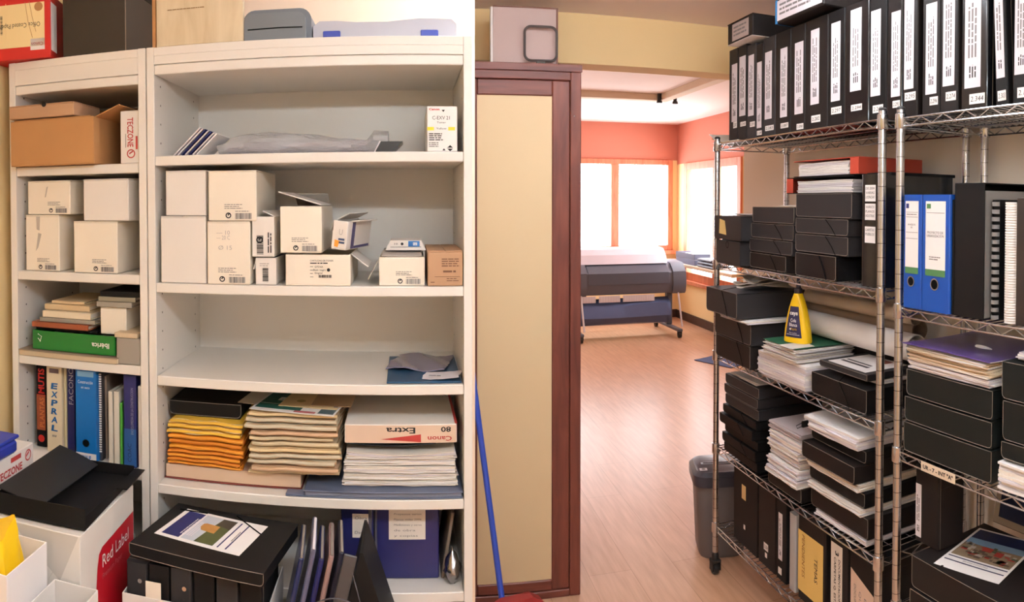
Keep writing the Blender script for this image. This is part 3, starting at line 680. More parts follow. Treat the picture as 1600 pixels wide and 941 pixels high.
for lab, pl, pr, th, cov, ins, nm in (
    ('black folder lying directly on the green binder', 56, 152, .006, BLACKC, .03, 'book'), ('reddish brown book in the flat stack on green binder', 49, 138, .014, mat('red_brown_cover', (150, 78, 48), .5), .02, 'book'),
    ('grey brochure with pale edge above the reddish brown book', 62, 148, .011, mat('grey_cover', (150, 144, 132), .5), .03, 'book'), ('thick white book lying in the middle of the flat stack', 66, 142, .017, mat('ivory_cover', (224, 210, 184), .5), .03, 'book'),
    ('beige book second from the top of the flat stack', 70, 140, .015, mat('beige_cover', (206, 180, 142), .6), .05, 'book'), ('small cream notebook topping the flat stack of books', 81, 132, .0075, mat('cream_cover', (222, 196, 156), .6), .06, 'notebook')):
    x0, x1 = aty(pl, 500, YB + ins).x, aty(pr, 500, YB + ins).x
    book(lab, T((x0 + x1) / 2, YB + ins, z, R.uniform(-.03, .03)), x1 - x0, .2, th, cov, PAPER2, group='books lying flat on the green binder', name=nm); z += th + .0012
z = S3 + .0175 + .05 + .002
M, w, h = bk(155, 200, 480, 527, z, .035); w = .074; hc = h
carton('small cream carton standing on the right end of the green binder', T(aty(157, 500, YB + .035).x + w / 2, YB + .035, z), w, .10, h, CARDW)
zt = z + h + .0015
for lab, pl, pr, th, cov in (('grey book directly on the small cream carton', 151, 206, .014, MATS['grey_cover']), ('second grey book above the small cream carton', 154, 212, .012, mat('grey_green_cover', (140, 134, 116), .5)), ('black folder topping the books over the small cream carton', 157, 219, .013, BLACKC)):
    x0, x1 = aty(pl, 465, YB + .03).x, min(aty(pr, 465, YB + .03).x, xw1 - .004)
    book(lab, T((x0 + x1) / 2, YB + .028, zt), x1 - x0, .16, th, cov, PAPER2, group='books over the small cream carton'); zt += th + .0012
w = .058; carton('open brown carton behind the grey lidded box', T(xw1 - w / 2 - .001, YB + .20, S3 + G), w, .12, .165, KRAFT, name='carton')
x0 = aty(181, 545, YB - .0).x; w = xw1 - x0 - .001
t = thing('lidded_box', 'small grey box with tan lid beside the green binder', 'box', T(x0 + w / 2, YB + .004, S3 + G))
b = MB(); b.box(-w / 2, w / 2, 0, .12, 0, .068); b.build('body', mat('grey_box_card', (150, 142, 132), .6), t); b = MB(); b.box(-w / 2 - .004, w / 2 - .006, -.004, .124, .0685, .081); b.build('lid', MATS['tan_card'], t)
# ================================================================ narrow bookcase, fourth shelf: upright books
gb = 'books standing in the narrow bookcase'
XP = [XS0 + .03]
def up(lab, pl, pr, pt, ins, cov, deco=None, mats=None, d=.2, lean=0, nm='book', cat='book', pag=None):
    Y = YB + ins; x0, x1 = aty(pl, 640, Y).x, aty(pr, 640, Y).x; w0 = x1 - x0; x0 = max(x0, XP[0] + .0006) if ins < .1 else x0; x1 = max(x1, x0 + min(w0, .008))
    x1 = min(x1, xw1 - .001); x0 = min(x0, x1 - .003); XP[0] = x1 if ins < .1 else XP[0]; h = min(aty((pl + pr) / 2, pt, Y).z, S3 - .0265) - S4 - G
    w = x1 - x0 - .001
    M = T((x0 + x1) / 2, Y, S4 + G, 0, 0, lean)
    return book(lab, M, w, d, h, cov, pag, True, gb, (lambda b: deco(b, w, h)) if deco else None, mats, nm, cat), w, h
def d1(b, w, h):
    b.quad((-w / 2 + .001, -.0002, h * .2), UX, UZ, w - .002, h * .42, 1, .0006); b.quad((-w / 2 + .001, -.0002, h * .62), UX, UZ, w - .002, .0015, 0, .0008)
    b.text('MUTIS', (w * .35, -.0002, h * .64), UZ, -UX, w * .62, 0, h * .3, 'L', bold=.03); b.text('PLANTAS', (w * .35, -.0002, h * .24), UZ, -UX, w * .5, 2, h * .35, 'L'); b.disc((0, -.0002, h * .1), UX, UZ, w * .34, 0, .0008)
up('black and red book, leftmost of the upright books on the narrow bookcase', 57, 72, 568, .06, BLACKC, d1, [RED, mat('rust_print', (150, 72, 40), .6), mat('orange_print', (206, 120, 60), .6)])
def d2(b, w, h):
    for i, c in enumerate('EXPRAL'): b.text(c, (0, -.0002, h * (.72 - .096 * i)), UX, UZ, h * .066, 0, w * .42, 'C', shear=.15, bold=.035)
    b.quad((-w * .3, -.0002, h * .9), UX, UZ, w * .6, h * .05, 1, .0006); b.words((-w * .15, -.0002, h * .19), UX, UZ, w * .3, .003, 2, 2)
up('white binder with blue capital letters down its spine', 73, 97, 566, .04, mat('ivory_binder', (226, 210, 180), .5), d2, [mat('blue_print', (20, 96, 160), .5), mat('mauve_print', (112, 92, 98), .6), INKG], cat='binder', nm='binder')
up('pale yellow thin book between white binder and navy book', 98, 103, 568, .05, mat('pale_yellow_cover', (214, 200, 160), .5))
def d3(b, w, h): b.text('FACONO', (w * .34, -.0002, h * .56), UZ, -UX, w * .6, 0, h * .42, 'L')
up('navy book with pale lettering reading up its spine', 105, 117, 572, .05, mat('navy_cover', (26, 30, 92), .4), d3, [mat('grey_print', (170, 168, 176), .5)])
CYAN = mat('bright_blue_binder', (10, 104, 176), .4)
def d4(b, w, h):
    b.quad((-w * .4, -.0002, h * .93), UX, UZ, w * .8, h * .06, 1, .0006); b.text('Construcción', (0, -.0002, h * .855), UX, UZ, .0085, 0, w * .74, 'C'); b.text('en seco', (0, -.0002, h * .80), UX, UZ, .007, 0, w * .42, 'C')
    b.quad((-w / 2, -.0002, 0), UX, UZ, w, h * .09, 0, .0005); b.text('KNAUF', (0, -.0002, h * .022), UX, UZ, .0105, 3, w * .5, 'C', .0009, bold=.03); b.disc((0, -.0002, h * .2), UX, UZ, w * .17, 2, .0006); b.disc((0, -.0002, h * .2), UX, UZ, w * .17, 4, .0008, 16, w * .145)
up('bright blue lever binder with white lettering and a ring hole', 118, 150, 573, .012, CYAN, d4, [PAPER, mat('pale_blue_print', (120, 160, 190), .5), BAND, CYAN, STEEL], nm='binder', cat='binder')
def d5(b, w, h):
    for i in range(34): b.box(-w / 2, w / 2, -.003, .0, h * (.1 + .026 * i), h * (.1 + .026 * i) + .0035, 0, .0006)
up('spiral-bound notebook right of the bright blue binder', 151, 157.5, 580, .03, mat('dark_cover', (52, 50, 56), .5), d5, [PAPER], nm='notebook', cat='notebook')
up('taupe folder leaning beside the spiral-bound notebook', 161, 164.5, 588, .05, mat('taupe_card', (150, 132, 118), .7), lean=-.012, d=.16, nm='folder', cat='folder')
up('tan folder standing behind the pale catalogues', 171, 186, 580, .245, mat('taupe_card_light', (172, 150, 126), .7), nm='folder', cat='folder', d=.12)
up('pale catalogue with open folded top, left of two', 169, 176, 612, .02, mat('grey_white_cover', (206, 200, 188), .5), nm='catalogue', cat='catalogue', d=.09)
up('pale catalogue with worn top, right of two', 177.5, 186, 612, .02, mat('grey_white_cover2', (210, 204, 190), .5), nm='catalogue', cat='catalogue', d=.09)
up('thin green book beside the pale catalogues', 187, 191, 630, .02, mat('leaf_green_cover', (70, 150, 50), .5), d=.1)
def d6(b, w, h): b.text('ENCICLOPEDIA DE LA CONSTRUCCION', (w * .28, -.0002, h * .36), UZ, -UX, w * .2, 0, h * .5, 'L'); b.quad((-w / 2, -.0002, .004), UX, UZ, w, h * .4, 1, .0004); b.text('COAC', (w * .1, -.0002, h * .06), UZ, -UX, w * .3, 2, h * .2, 'L', .0007)
up('dark blue book with tall vertical title near the right side', 193, 213, 586, .015, mat('deep_blue_cover', (34, 36, 96), .35), d6, [mat('grey_print2', (150, 150, 170), .5), mat('mid_blue_print', (36, 82, 140), .5), mat('navy_print2', (20, 26, 80), .5)])
up('white thin book, rightmost of the upright books', 215.5, 223, 604, .012, mat('white_cover', (226, 222, 216), .5))
# ================================================================ on top of the wide bookcase
x0, x1 = aty(246, 40, YB + .02).x, aty(381, 40, YB + .02).x
b = MB(); b.box(-(x1 - x0) / 2, (x1 - x0) / 2, 0, .018, 0, .30, bev=.001)
t = thing('plywood_board', 'raw plywood board standing upright on the wide bookcase', 'board', T((x0 + x1) / 2, YB + .012, ZT + G)); b.build('panel', PLY, t)
b = MB(); q = random.Random(5)
for px, py in ((.03, .2), (.1, .22), (.02, .12), (.17, .19), (.18, .19)): b.disc((-(x1 - x0) / 2 + px, -.0002, py), UX, UZ, .0012, 0, .0006, 8)
b.words((-(x1 - x0) / 2 + .03, -.0002, .09), UX, UZ, .1, .004, 1, 0); b.build('stain_marks', mat('brown_stain', (140, 110, 72), .9), t)
b = MB(); b.box(-(x1 - x0) / 2 - .012, -(x1 - x0) / 2 - .003, .002, .014, 0, .30, bev=.001); b.build('edge_strip', KRAFT, t)
def case_shape(b, w, d, h, r, mi=0, n=5, x=0, y0=0, z0=0):
    pts = [(-w / 2, 0), (w / 2, 0)] + [(w / 2 - r + r * math.cos(a), h - r + r * math.sin(a)) for a in [i * PI / 2 / n for i in range(n + 1)]] + [(-w / 2 + r - r * math.sin(a), h - r + r * math.cos(a)) for a in [i * PI / 2 / n for i in range(n + 1)]]
    b.prism([(x + p[0], z0 + p[1]) for p in pts], 'y', y0, y0 + d, mi)
M, w, h = bk(380, 487, 17, 62, ZT, .03); h += .004
t = thing('instrument_case', 'dark grey plastic case with rounded top on the wide bookcase', 'case', M)
b = MB(); case_shape(b, w, .22, h, .028); b.build('shell', GREYP, t, True); b = MB(); case_shape(b, w * .9, .02, h * .86, .02, 0, 5, -.004, -.012); b.build('front_pocket', mat('slate_grey_plastic_pale', (112, 118, 124), .5), t, True)
b = MB(); b.tube([(-w * .42, -.013, h * .35), (w * .1, -.0135, h * .37), (w * .38, -.013, h * .36)], .0014, 6); b.build('zip', BAND, t)
M, w, h = bk(489, 714, 36, 57, ZT, .04); h += .01
t = thing('tool_case', 'long pale grey plastic case with blue latches on the wide bookcase', 'case', M)
pts = [(-w / 2, 0), (w / 2, 0), (w / 2, h * .75), (w / 2 - .012, h), (w * .24, h * 1.02), (w * .02, h * .86), (-w * .2, h * .86), (-w * .34, h * .95), (-w / 2 + .015, h * .95), (-w / 2, h * .7)]
b = MB(); b.prism(pts, 'y', 0, .24); b.build('shell', SILVER, t)
for x in (-w * .37, w * .31):
    b = MB(); b.box(x - .021, x + .021, -.006, .012, .004, h * .42, bev=.002); b.build('latch', mat('blue_latch', (40, 60, 150), .45), t)
# ================================================================ wide bookcase, second shelf
M, w, h = bk(272, 330, 205, 238, Z2, .03)
t = thing('leaflet_stack', 'pale leaflets leaning against the left end of the top shelf', 'leaflets', M @ T(0, 0, 0))
for i in range(7):
    b = MB(); a = math.radians(44); b.X = T(-.055 + i * .010, .02, .0016 + .0, 0, 0, -a)
    b.box(0, .098 - i * .004, 0, .13, 0, .0034, bev=.0005); b.build('leaflet', PAPERL if i in (0, 1, 3, 5) else NAVYP if i in (2, 4) else PAPER, t)
M, w, h = bk(336, 606, 208, 238, Z2, .06)
t = thing('bubble_wrap_sheet', 'roll of clear plastic wrap lying along the top shelf', 'plastic wrap', M)
b = MB(); n = 24; k = 18; vs = []; fs = []; q = random.Random(2)
for i in range(n + 1):
    f = i / n; rx = .075 + .01 * math.sin(f * 9); rz = .024 + .006 * math.sin(f * 5) - (.006 if f < .08 else 0) + (.012 if f > .9 else 0)
    for j in range(k):
        a = 2 * PI * j / k; jx = 1 + .07 * math.sin(a * 5 + f * 20) + q.uniform(-.02, .02)
        vs.append((-w / 2 + f * w, .09 + rx * math.cos(a) * jx, rz + rz * math.sin(a) * jx * .98))
for i in range(n):
    for j in range(k): fs.append((i * k + j, i * k + (j + 1) % k, (i + 1) * k + (j + 1) % k, (i + 1) * k + j))
b.add(vs, fs); lo = min(v[2] for v in b.v); b.v = [(x, y, z - lo) for x, y, z in b.v]; b.build('plastic_film', FILM, t, True)
b = MB(); b.tube([(-w / 2 + .01, .09, .0225), (w / 2 - .05, .09, .0225)], .016, 14); b.build('rolled_sheet', PAPERL, t, True)
M, w, h = bk(590, 632, 224, 238, Z2, .02)
b = MB(); b.X = T(-.012, 0, .0006); b.prism([(-.025, 0), (.016, 0), (.040, .024), (-.012, .024)], 'y', .0, .10)
t = thing('plastic_clip_case', 'small black slanted case at the end of the plastic roll', 'case', M); b.build('shell', BLACKG, t)
b = MB(); b.X = T(-.012, 0, .0006); b.prism([(-.028, 0), (-.0255, 0), (-.0125, .024), (-.015, .0255)], 'y', -.001, .10); b.build('edge', PAPERL, t)
M, w, h = bk(667, 715, 166, 237, Z2, .012)
t = thing('toner_box', 'white toner carton with yellow bands at the right end of the top shelf', 'box', M)
b = MB(); b.box(-w / 2, w / 2, 0, .25, 0, h); b.build('body', mat('toner_white', (232, 230, 226), .45), t)
b = MB(); e = -.0002; v = lambda f: h * f
for x0, x1 in ((-.5, -.28), (.2, .42)): b.quad((x0 * w, e, v(.465)), UX, UZ, (x1 - x0) * w, v(.075), 1, .0007)
b.text('Canon', (-w * .44, e, v(.91)), UX, UZ, v(.045), 2, w * .35, 'L', bold=.03); b.text('C-EXV 21', (-w * .33, e, v(.705)), UX, UZ, v(.078), 0, w * .58, 'L'); b.text('Toner', (-w * .18, e, v(.62)), UX, UZ, v(.042), 0, w * .3, 'L'); b.text('Yellow', (-w * .2, e, v(.485)), UX, UZ, v(.042), 0, w * .34, 'L')
b.words((-w * .44, e, v(.40)), UX, UZ, w * .5, v(.045), 4, 0, seed=11); b.words((-w * .44, e, v(.2)), UX, UZ, w * .44, v(.04), 3, 3, seed=15)
b.add([(.0 + x * w, e - .0009, v(y)) for x, y in ((-.02, .92), (.09, .92), (.035, .87))], [(0, 2, 1)], 0); b.add([(x * w, e - .0009, v(y)) for x, y in ((0, .02), (.11, .02), (.055, .065))], [(0, 1, 2)], 0)
b.add([(x * w, e - .0009, v(y)) for x, y in ((.15, .07), (.26, .0), (.37, .07), (.26, .14))], [(0, 1, 2, 3)], 0); b.quad((.17 * w, e, v(.06)), UX, UZ, w * .2, v(.02), 4, .0012)
b.build('printed_label', [INK, mat('yellow_print', (240, 214, 40), .5), RED, INKG, PAPER], t)
# ================================================================ wide bookcase, third shelf: toner cartons
g3 = 'white cartons on the wide bookcase'
M, w, h = bk(251, 322, 338, 439, Z3, .005); hA = h
carton('blank white carton, lower left on the wide bookcase', M, w, .25, h, CARDW2, g3)
M, w, h = bk(258.5, 321.5, 266, 337, Z3 + hA + .0015, .008); carton('blank white carton stacked above the lower left one', M, w, .25, h - .001, CARDW2, g3)
def pencil(b, w, h):
    dotprint(b, w, h, .95)
    for i, (x, z, s) in enumerate(((-.03, .79, '— 10'), (-.03, .71, '— 20 C'), (-.025, .55, 'Ø 15'))): b.text(s, (x, -.0002, h * z), UX, UZ, .010, 3, .034, 'L')
M, w, h = bk(323.5, 391, 346, 441, Z3, .003); hB = h
carton('white carton with faint pencil notes, second along the lower row', M, w, .25, h, CARDW, g3, pencil)
M, w, h = bk(325, 401, 266, 345, Z3 + hB + .0015, .003); carton('white carton stacked above the pencil-marked carton', M, w, .25, h - .001, CARDW, g3, .95)
M, w, h = bk(399, 432, 403, 443, Z3, .012); hC = h
t = carton('small white carton with upright bar code under the narrow open carton', M, w, .22, h, CARDW2, g3, lambda b, w, h: (b.barcode((w * .12, -.0002, h * .12), UZ, -UX, h * .5, .014), b.words((-w * .3, -.0002, h * .8), UX, UZ, w * .5, .005, 2, 3, seed=8)), 'open')
flap(t, 'flap', CARDW2, (-w / 2, .05, h * .98), .09, .028, math.radians(105), 'y')
M, w, h = bk(393.5, 429, 338, 402, Z3 + hC + .003, .008)
t = carton('narrow open white carton leaning on end over the small bar-coded carton', M, w, .23, h - .001, CARDW2, g3, 1.0, 'open', sideways=True)
flap(t, 'flap', CARDW2, (w / 2, .12, h - .001), .2, .034, math.radians(-155), 'y'); flap(t, 'flap', CARDG, (0, .22, h - .001), w - .006, .03, math.radians(15), '-x')
M, w, h = bk(446, 548, 398, 448, Z3, .004); hD = h
def longlab(b, w, h):
    x = -w * .12; b.text('CARTUCHO DE TONER', (x, -.0002, h * .78), UX, UZ, h * .055, 0, w * .36, 'L'); b.words((x, -.0002, h * .74), UX, UZ, w * .38, h * .07, 1, 0, seed=2)
    b.text('Q7516A', (x + w * .07, -.0002, h * .58), UX, UZ, h * .06, 0, w * .13, 'L'); b.text('Black / negro', (x + w * .05, -.0002, h * .48), UX, UZ, h * .06, 0, w * .19, 'L'); b.text('Original', (x + w * .07, -.0002, h * .38), UX, UZ, h * .06, 0, w * .12, 'L')
    b.words((x, -.0002, h * .62), UX, UZ, w * .05, h * .11, 4, 2, th=.15, seed=3); b.disc((x + w * .285, -.0002, h * .51), UX, UZ, h * .055, 0); b.barcode((x + w * .13, -.0002, h * .26), UX, UZ, w * .2, h * .09)
t = carton('wide white carton with black dot label under the gaping carton', M, w, .26, h, CARDW, g3, longlab, 'open')
flap(t, 'flap', CARDW2, (w / 2 + .0005, .10, h - .001), .16, .05, math.radians(38), 'y'); flap(t, 'flap', CARDW2, (0, .26, h + .0003), w - .01, .09, 0, '-x')
flap(t, 'flap', CARDW2, (-w / 2 + .002, .12, h + .0005), .2, .075, math.radians(0), 'y')
M, w, h = bk(437.5, 503, 322, 396, Z3 + hD + .0045, .0)
t = carton('gaping white carton with raised flap on the wide labelled carton', M, w, .25, h - .001, CARDW, g3, .85, 'open')
flap(t, 'flap', CARDW2, (w / 2 - .002, .12, h + .001), .22, .108, math.radians(17), '-y'); flap(t, 'flap', CARDG, (0, .24, h), w - .01, .06, math.radians(-30), '-x')
b = MB(); b.box(-w / 2 + .008, w / 2 - .02, .02, .2, h * .3, h - .012, bev=.006); b.build('cartridge', BLACKC, t)
# tilted printer-cartridge carton
M, w, h = bk(509, 536, 352, 395, Z3 + hD + .0045, .0)
M = T(aty(524, 375, YB).x + .006, YB + .002, Z3 + hD + .0135, math.radians(-14), 0, math.radians(7)); w = .036; h = .068
def ink(b, w, h):
    b.add([(x * w, -.0008, z * h) for x, z in ((-.3, .10), (-.05, .08), (.0, .2), (.1, .3), (-.3, .34))], [(0, 1, 2, 3, 4)], 1); b.quad((-.05 * w, -.0002, h * .33), UX, UZ, w * .42, h * .07, 2, .001); b.quad((.0 * w, -.0002, h * .22), UX, UZ, w * .38, h * .07, 2, .001); b.text('U', (-.05 * w, -.0002, h * .52), UX, UZ, h * .2, 3, w * .25, 'L')
t = carton('tilted small white ink carton with orange mark and purple stripe', M, w, .19, h, CARDW2, g3, None, 'open')
b = MB(); ink(b, w, h); b.build('printed_label', [INK, mat('orange_mark', (244, 160, 60), .5), mat('blue_grey_print', (62, 78, 110), .5), INKL], t)
b = MB(); b.quad((w / 2 + .0002, .035, .002), UY, UZ, .022, h - .004, 0, .0007); b.quad((w / 2 + .0002, .06, .002), UY, UZ, .12, .006, 0, .0007); b.build('stripe', mat('purple_grey_print', (76, 70, 112), .5), t)
flap(t, 'flap', CARDW2, (-w / 2, .1, h), .15, .034, math.radians(-32), 'y'); flap(t, 'flap', CARDW2, (w / 2, .1, h), .15, .02, math.radians(-8), 'y'); flap(t, 'flap', CARDG, (-w / 2 - .001, .09, h), .16, .028, math.radians(-75), '-y')
M, w, h = bk(592, 664, 402, 447, Z3, .012); hE = h
t = carton('open white carton on the right with grey inner flaps', M, w, .25, h, CARDW, g3, .8, 'open')
flap(t, 'flap', CARDG, (-w / 2 + .0005, .12, h), .22, .06, math.radians(118), 'y'); flap(t, 'flap', CARDG, (0, .006, h + .0008), w - .012, .17, math.radians(2.5), 'x')
M = T(aty(634, 384, YB + .08).x, YB + .08, Z3 + hE + .013); w = .1
t = thing('ink_box', 'flat white and blue ink cartridge pack on the open white carton', 'box', M)
b = MB(); b.prism([(-w / 2, 0), (w / 2, 0), (w / 2 - .012, .024), (-w / 2 + .012, .024)], 'y', 0, .1); b.build('body', CARDW2, t)
b = MB(); b.quad((.006, -.0002, .009), UX, UZ, .028, .0135, 0, .0006); b.quad((.018, -.0002, .012), UX, UZ, .010, .007, 2, .0009); b.text('hp', (.019, -.0002, .0135), UX, UZ, .0045, 0, .007, 'L', .0011); b.disc((-.009, -.0002, .0155), UX, UZ, .0035, 1); b.text('10', (-.028, -.0002, .0135), UX, UZ, .0045, 1, .008, 'L'); b.quad((-.038, -.0002, .0075), UX, UZ, .076, .0009, 1, .0007)
b.build('printed_label', [mat('ink_blue', (40, 104, 170), .5), INK, PAPER], t)
M, w, h = bk(668, 724, 392, 451, Z3, .0); M.translation.x = XW1 - .0225 - w / 2
def kr(b, w, h):
    b.words((-w * .1, -.0002, h * .78), UX, UZ, w * .52, h * .065, 4, 0, seed=21); b.words((-w * .06, -.0002, h * .44), UX, UZ, w * .46, h * .09, 1, 0, th=.6, seed=24); b.quad((-w * .3, -.0002, h * .26), UX, UZ, w * .72, h * .012, 0); b.words((.04 * w, -.0002, h * .22), UX, UZ, w * .36, h * .06, 2, 0, th=.35, seed=26); b.words((-w * .42, -.0002, h * .12), UX, UZ, w * .12, h * .05, 1, 0)
t = carton('brown closed carton with faded print at the right end of the shelf', M, w, .25, h, KRAFTD, g3)
b = MB(); kr(b, w, h); b.build('printed_label', [mat('brown_print', (112, 78, 58), .7)], t)
# ================================================================ wide bookcase, fourth shelf
x0, x1 = aty(604, 590, YB + .01).x, XW1 - .024
b = MB(); w = x1 - x0; t = thing('plastic_folder', 'petrol blue folder under a clear plastic sleeve on the bare shelf', 'folder', T((x0 + x1) / 2, YB + .012, Z4 + G))
b.box(-w / 2, w / 2, 0, .28, 0, .004, bev=.001); b.build('cover', mat('petrol_blue', (34, 72, 104), .4), t)
b = MB(); b.slab(w * .84, .17, .0055, .003, lambda x, y: .005 + .004 * math.sin(4 * x + 3 * y), 12, 8, 0, .003, 5, -.22, -.004, .185)
lo = min(v[2] for v in b.v); b.v = [(x, y, z - lo + .0045) for x, y, z in b.v]
t2 = single('plastic_sleeve', b, mat('lilac_grey_film', (122, 118, 140), .25, tr=.0, coat=.4), 'crumpled lilac grey plastic sleeve on the petrol blue folder', 'sleeve', T((x0 + x1) / 2, YB + .012, Z4 + G), None, True)
b = MB(); b.slab(w * .5, .07, 0, .0008, lambda x, y: .004 * (x + 1) ** 2 * .5, 8, 4, 0, .003, 6); lo = min(v[2] for v in b.v); b.v = [(x, y, z - lo) for x, y, z in b.v]; b.words((-.03, -.01, .004), UX, UY, .03, .006, 1, 1)
single('paper_slip', b, [PAPERL, INKG], 'curled white slip in front of the lilac plastic sleeve', 'paper', T(x1 - .045, YB + .058, Z4 + .0065, -.22), None)
# ================================================================ wide bookcase, fifth shelf
Yi = YB + .045
x0, x1 = aty(259, 720, Yi).x, aty(470, 750, Yi).x; w = x1 - x0
t = thing('flat_box', 'flat beige box with dark red base under the orange envelopes', 'box', T((x0 + x1) / 2, Yi, Z5 + G))
b = MB(); b.box(-w / 2 - .003, w / 2 + .003, -.003, .30, 0, .003, bev=.001); b.build('base', mat('dark_red_card', (112, 42, 34), .6), t); b = MB(); b.box(-w / 2, w / 2, 0, .295, .0032, .036); b.build('body', mat('beige_pink_card', (206, 178, 152), .7), t)
zt = Z5 + G + .0372
xl = max(aty(257, 690, Yi).x, XW0 + .033); xr = aty(381, 690, Yi).x; xc = (xl + xr) / 2; w = xr - xl - .004
ORG = [mat('orange_envelope', (226, 148, 40), .6, var=.1, scale=20), mat('deep_orange_envelope', (212, 128, 30), .6, var=.1, scale=20), mat('yellow_envelope', (232, 184, 64), .6, var=.08, scale=20)]
ORE = mat('brown_envelope_edge', (196, 112, 36), .7)
z = zt; hts = [.008, .008, .009, .009, .010, .012, .013, .010, .011, .010]
names = ['lowest', 'second', 'third', 'fourth', 'fifth', 'sixth', 'seventh']
for i, hh in enumerate(hts):
    yel = i >= 7; m = ORG[2] if yel else ORG[i % 2]
    lab = (['yellow envelope, lower of three on the orange pile', 'yellow envelope, middle of three on the orange pile', 'yellow envelope topping the pile of orange envelopes'][i - 7] if yel else 'orange envelope, %s from the bottom of the pile' % (names[i] if i else 'first'))
    folder(lab, T(xc + R.uniform(-.004, .004), Yi + R.uniform(-.008, .004), z, R.uniform(-.015, .015)), w - R.uniform(0, .008), .24, hh * .82, m, 'orange envelopes on the fifth shelf', 40 + i, ORE if not yel else MANILA, True, .004, 'envelope', 'envelope'); z += hh + .0016
x0, x1 = aty(259, 640, Yi).x, aty(372, 640, Yi).x
flat_box('black project box on top of the yellow envelopes', T((x0 + x1) / 2, Yi + .03, z + .0005), x1 - x0, .27, .038, BLACKC, None, False)
# folded beige paper folders
xc = aty(462, 700, Yi).x - .004; w = aty(538, 700, Yi).x - aty(388, 700, Yi).x
FOL = [mat('aged_folder', (214, 196, 162), .75, var=.08, scale=16), mat('buff_folder', (226, 202, 158), .75, var=.08, scale=16), mat('greyed_folder', (202, 190, 166), .75, var=.08, scale=16), mat('pink_buff_folder', (206, 170, 138), .75, var=.08, scale=16)]
FED = mat('brown_paper_edge', (172, 138, 102), .8, var=.15, scale=30)
ords = 'first second third fourth fifth sixth seventh eighth ninth tenth eleventh'.split()
z = zt + .001; hts = [.010, .012, .013, .012, .011, .014, .013, .012, .013, .012, .010]
for i, hh in enumerate(hts):
    folder('aged buff paper folder, %s from the bottom of its pile' % ords[i], T(xc + R.uniform(-.006, .006), Yi - .018 + R.uniform(-.012, .010), z, R.uniform(-.05, .05)), w - R.uniform(.008, .034), .26, hh * .8, FOL[(i * 3 + i // 3) % 4], 'aged paper folders on the fifth shelf', 80 + i, FED, True, .005, 'paper_folder', 'folder'); z += hh + .0018
zf = z
def leaflet(lab, x, y, z, rz, w, d, base, deco, mats, tilt=0):
    b = MB(); b.box(-w / 2, w / 2, 0, d, 0, .0012, 0, 0); deco(b, w, d); return single('leaflet', b, [base] + mats, lab, 'leaflet', T(x, y, z, rz, tilt))
leaflet('pale grey leaflet under the green and white leaflet', xc - .055, Yi + .04, zf + .0008, -.12, .2, .2, PAPER2, lambda b, w, d: None, [])
def lf(b, w, d):
    b.quad((-w * .47, d * .32, .0012), UX, UY, w * .42, d * .5, 1, .0004); b.quad((-w * .47, d * .1, .0012), UX, UY, w * .55, d * .2, 1, .0004); b.quad((w * .02, d * .03, .0012), UX, UY, w * .25, d * .07, 2, .0004); b.quad((w * .3, d * .05, .0012), UX, UY, w * .18, d * .6, 3, .0004)
    b.words((-w * .3, d * .6, .0014), UX, UY, w * .2, .008, 4, 4, .0006)
leaflet('green and white printed leaflet over the buff folders', xc - .005, Yi - .02, zf + .0034, -.16, .215, .2, PAPER, lf, [mat('leaflet_green', (28, 96, 84), .5), mat('leaflet_red', (178, 96, 100), .5), mat('leaflet_slate', (74, 92, 100), .5), PAPER])
def lg(b, w, d):
    for x, y in ((-.2, .3), (.1, .2), (.05, .7)): b.disc((w * x, d * y, .0012), UX, UY, .012, 1, .0004)
    b.quad((w * .42, d * .1, .0012), UX, UY, w * .07, d * .8, 2, .0004)
leaflet('beige map leaflet lying over the green leaflet', xc + .03, Yi + .02, zf + .0054, -.14, .15, .17, MANILA, lg, [mat('olive_spot', (170, 150, 100), .7), mat('navy_band', (46, 50, 104), .5)])
b = MB(); b.box(-.05, .05, 0, .2, 0, .0016, bev=0); single('card_sheet', b, mat('brown_sheet', (176, 150, 120), .7), 'brown card sheet sticking out right of the leaflets', 'card', T(xc + .088, Yi + .03, zf + .0078, -.05))
# right half: slate folder, white papers, ream carton
x0, x1 = aty(472, 770, YB + .004).x + .004, XW1 - .0225; x0b = aty(446, 770, YB + .0).x
b = MB(); w = x1 - x0b
t = thing('ring_binder', 'flat slate blue binder lying under the white papers', 'binder', T((x0b + x1) / 2, YB + .002, Z5 + G))
SL = mat('slate_blue_cover', (92, 100, 122), .45)
b.box(-w / 2, w / 2, 0, .030, 0, .003, bev=.001); b.box(-w / 2 + (x0 - x0b), w / 2, .030, .3, 0, .003, bev=.001); b.box(-w / 2 + (x0 - x0b), w / 2, .0, .3, .013, .016, bev=.001); b.box(-w / 2, -w / 2 + (x0 - x0b), 0, .03, .0031, .006, bev=.001); b.build('cover', SL, t)
b = MB(); b.box(-w / 2 + (x0 - x0b) + .003, w / 2 - .003, .004, .296, .0032, .0128, bev=.0006); b.build('pages', mat('slate_pages', (116, 122, 140), .6), t)
z = Z5 + G + .0168
Yp = YB + .03; xc = (aty(535, 735, Yp).x + aty(721, 735, Yp).x) / 2 - .004; w = min(aty(721, 735, Yp).x - aty(535, 735, Yp).x, 2 * (XW1 - .026 - xc))
for i, hh in enumerate((.014, .014, .015, .013, .013)):
    bundle('white paper bundle, %s from the bottom under the copier paper carton' % ords[i], T(xc + R.uniform(-.002, .002), Yp + R.uniform(-.006, .004), z), w - .008 - .004 * i, .24, hh, 5, 'white paper bundles on the fifth shelf', [PAPER, PAPERL, PAPER2], .012, .011 if i == 4 else 0, 20 + i, jit=.002); z += hh + (.0115 if i == 4 else .0032)
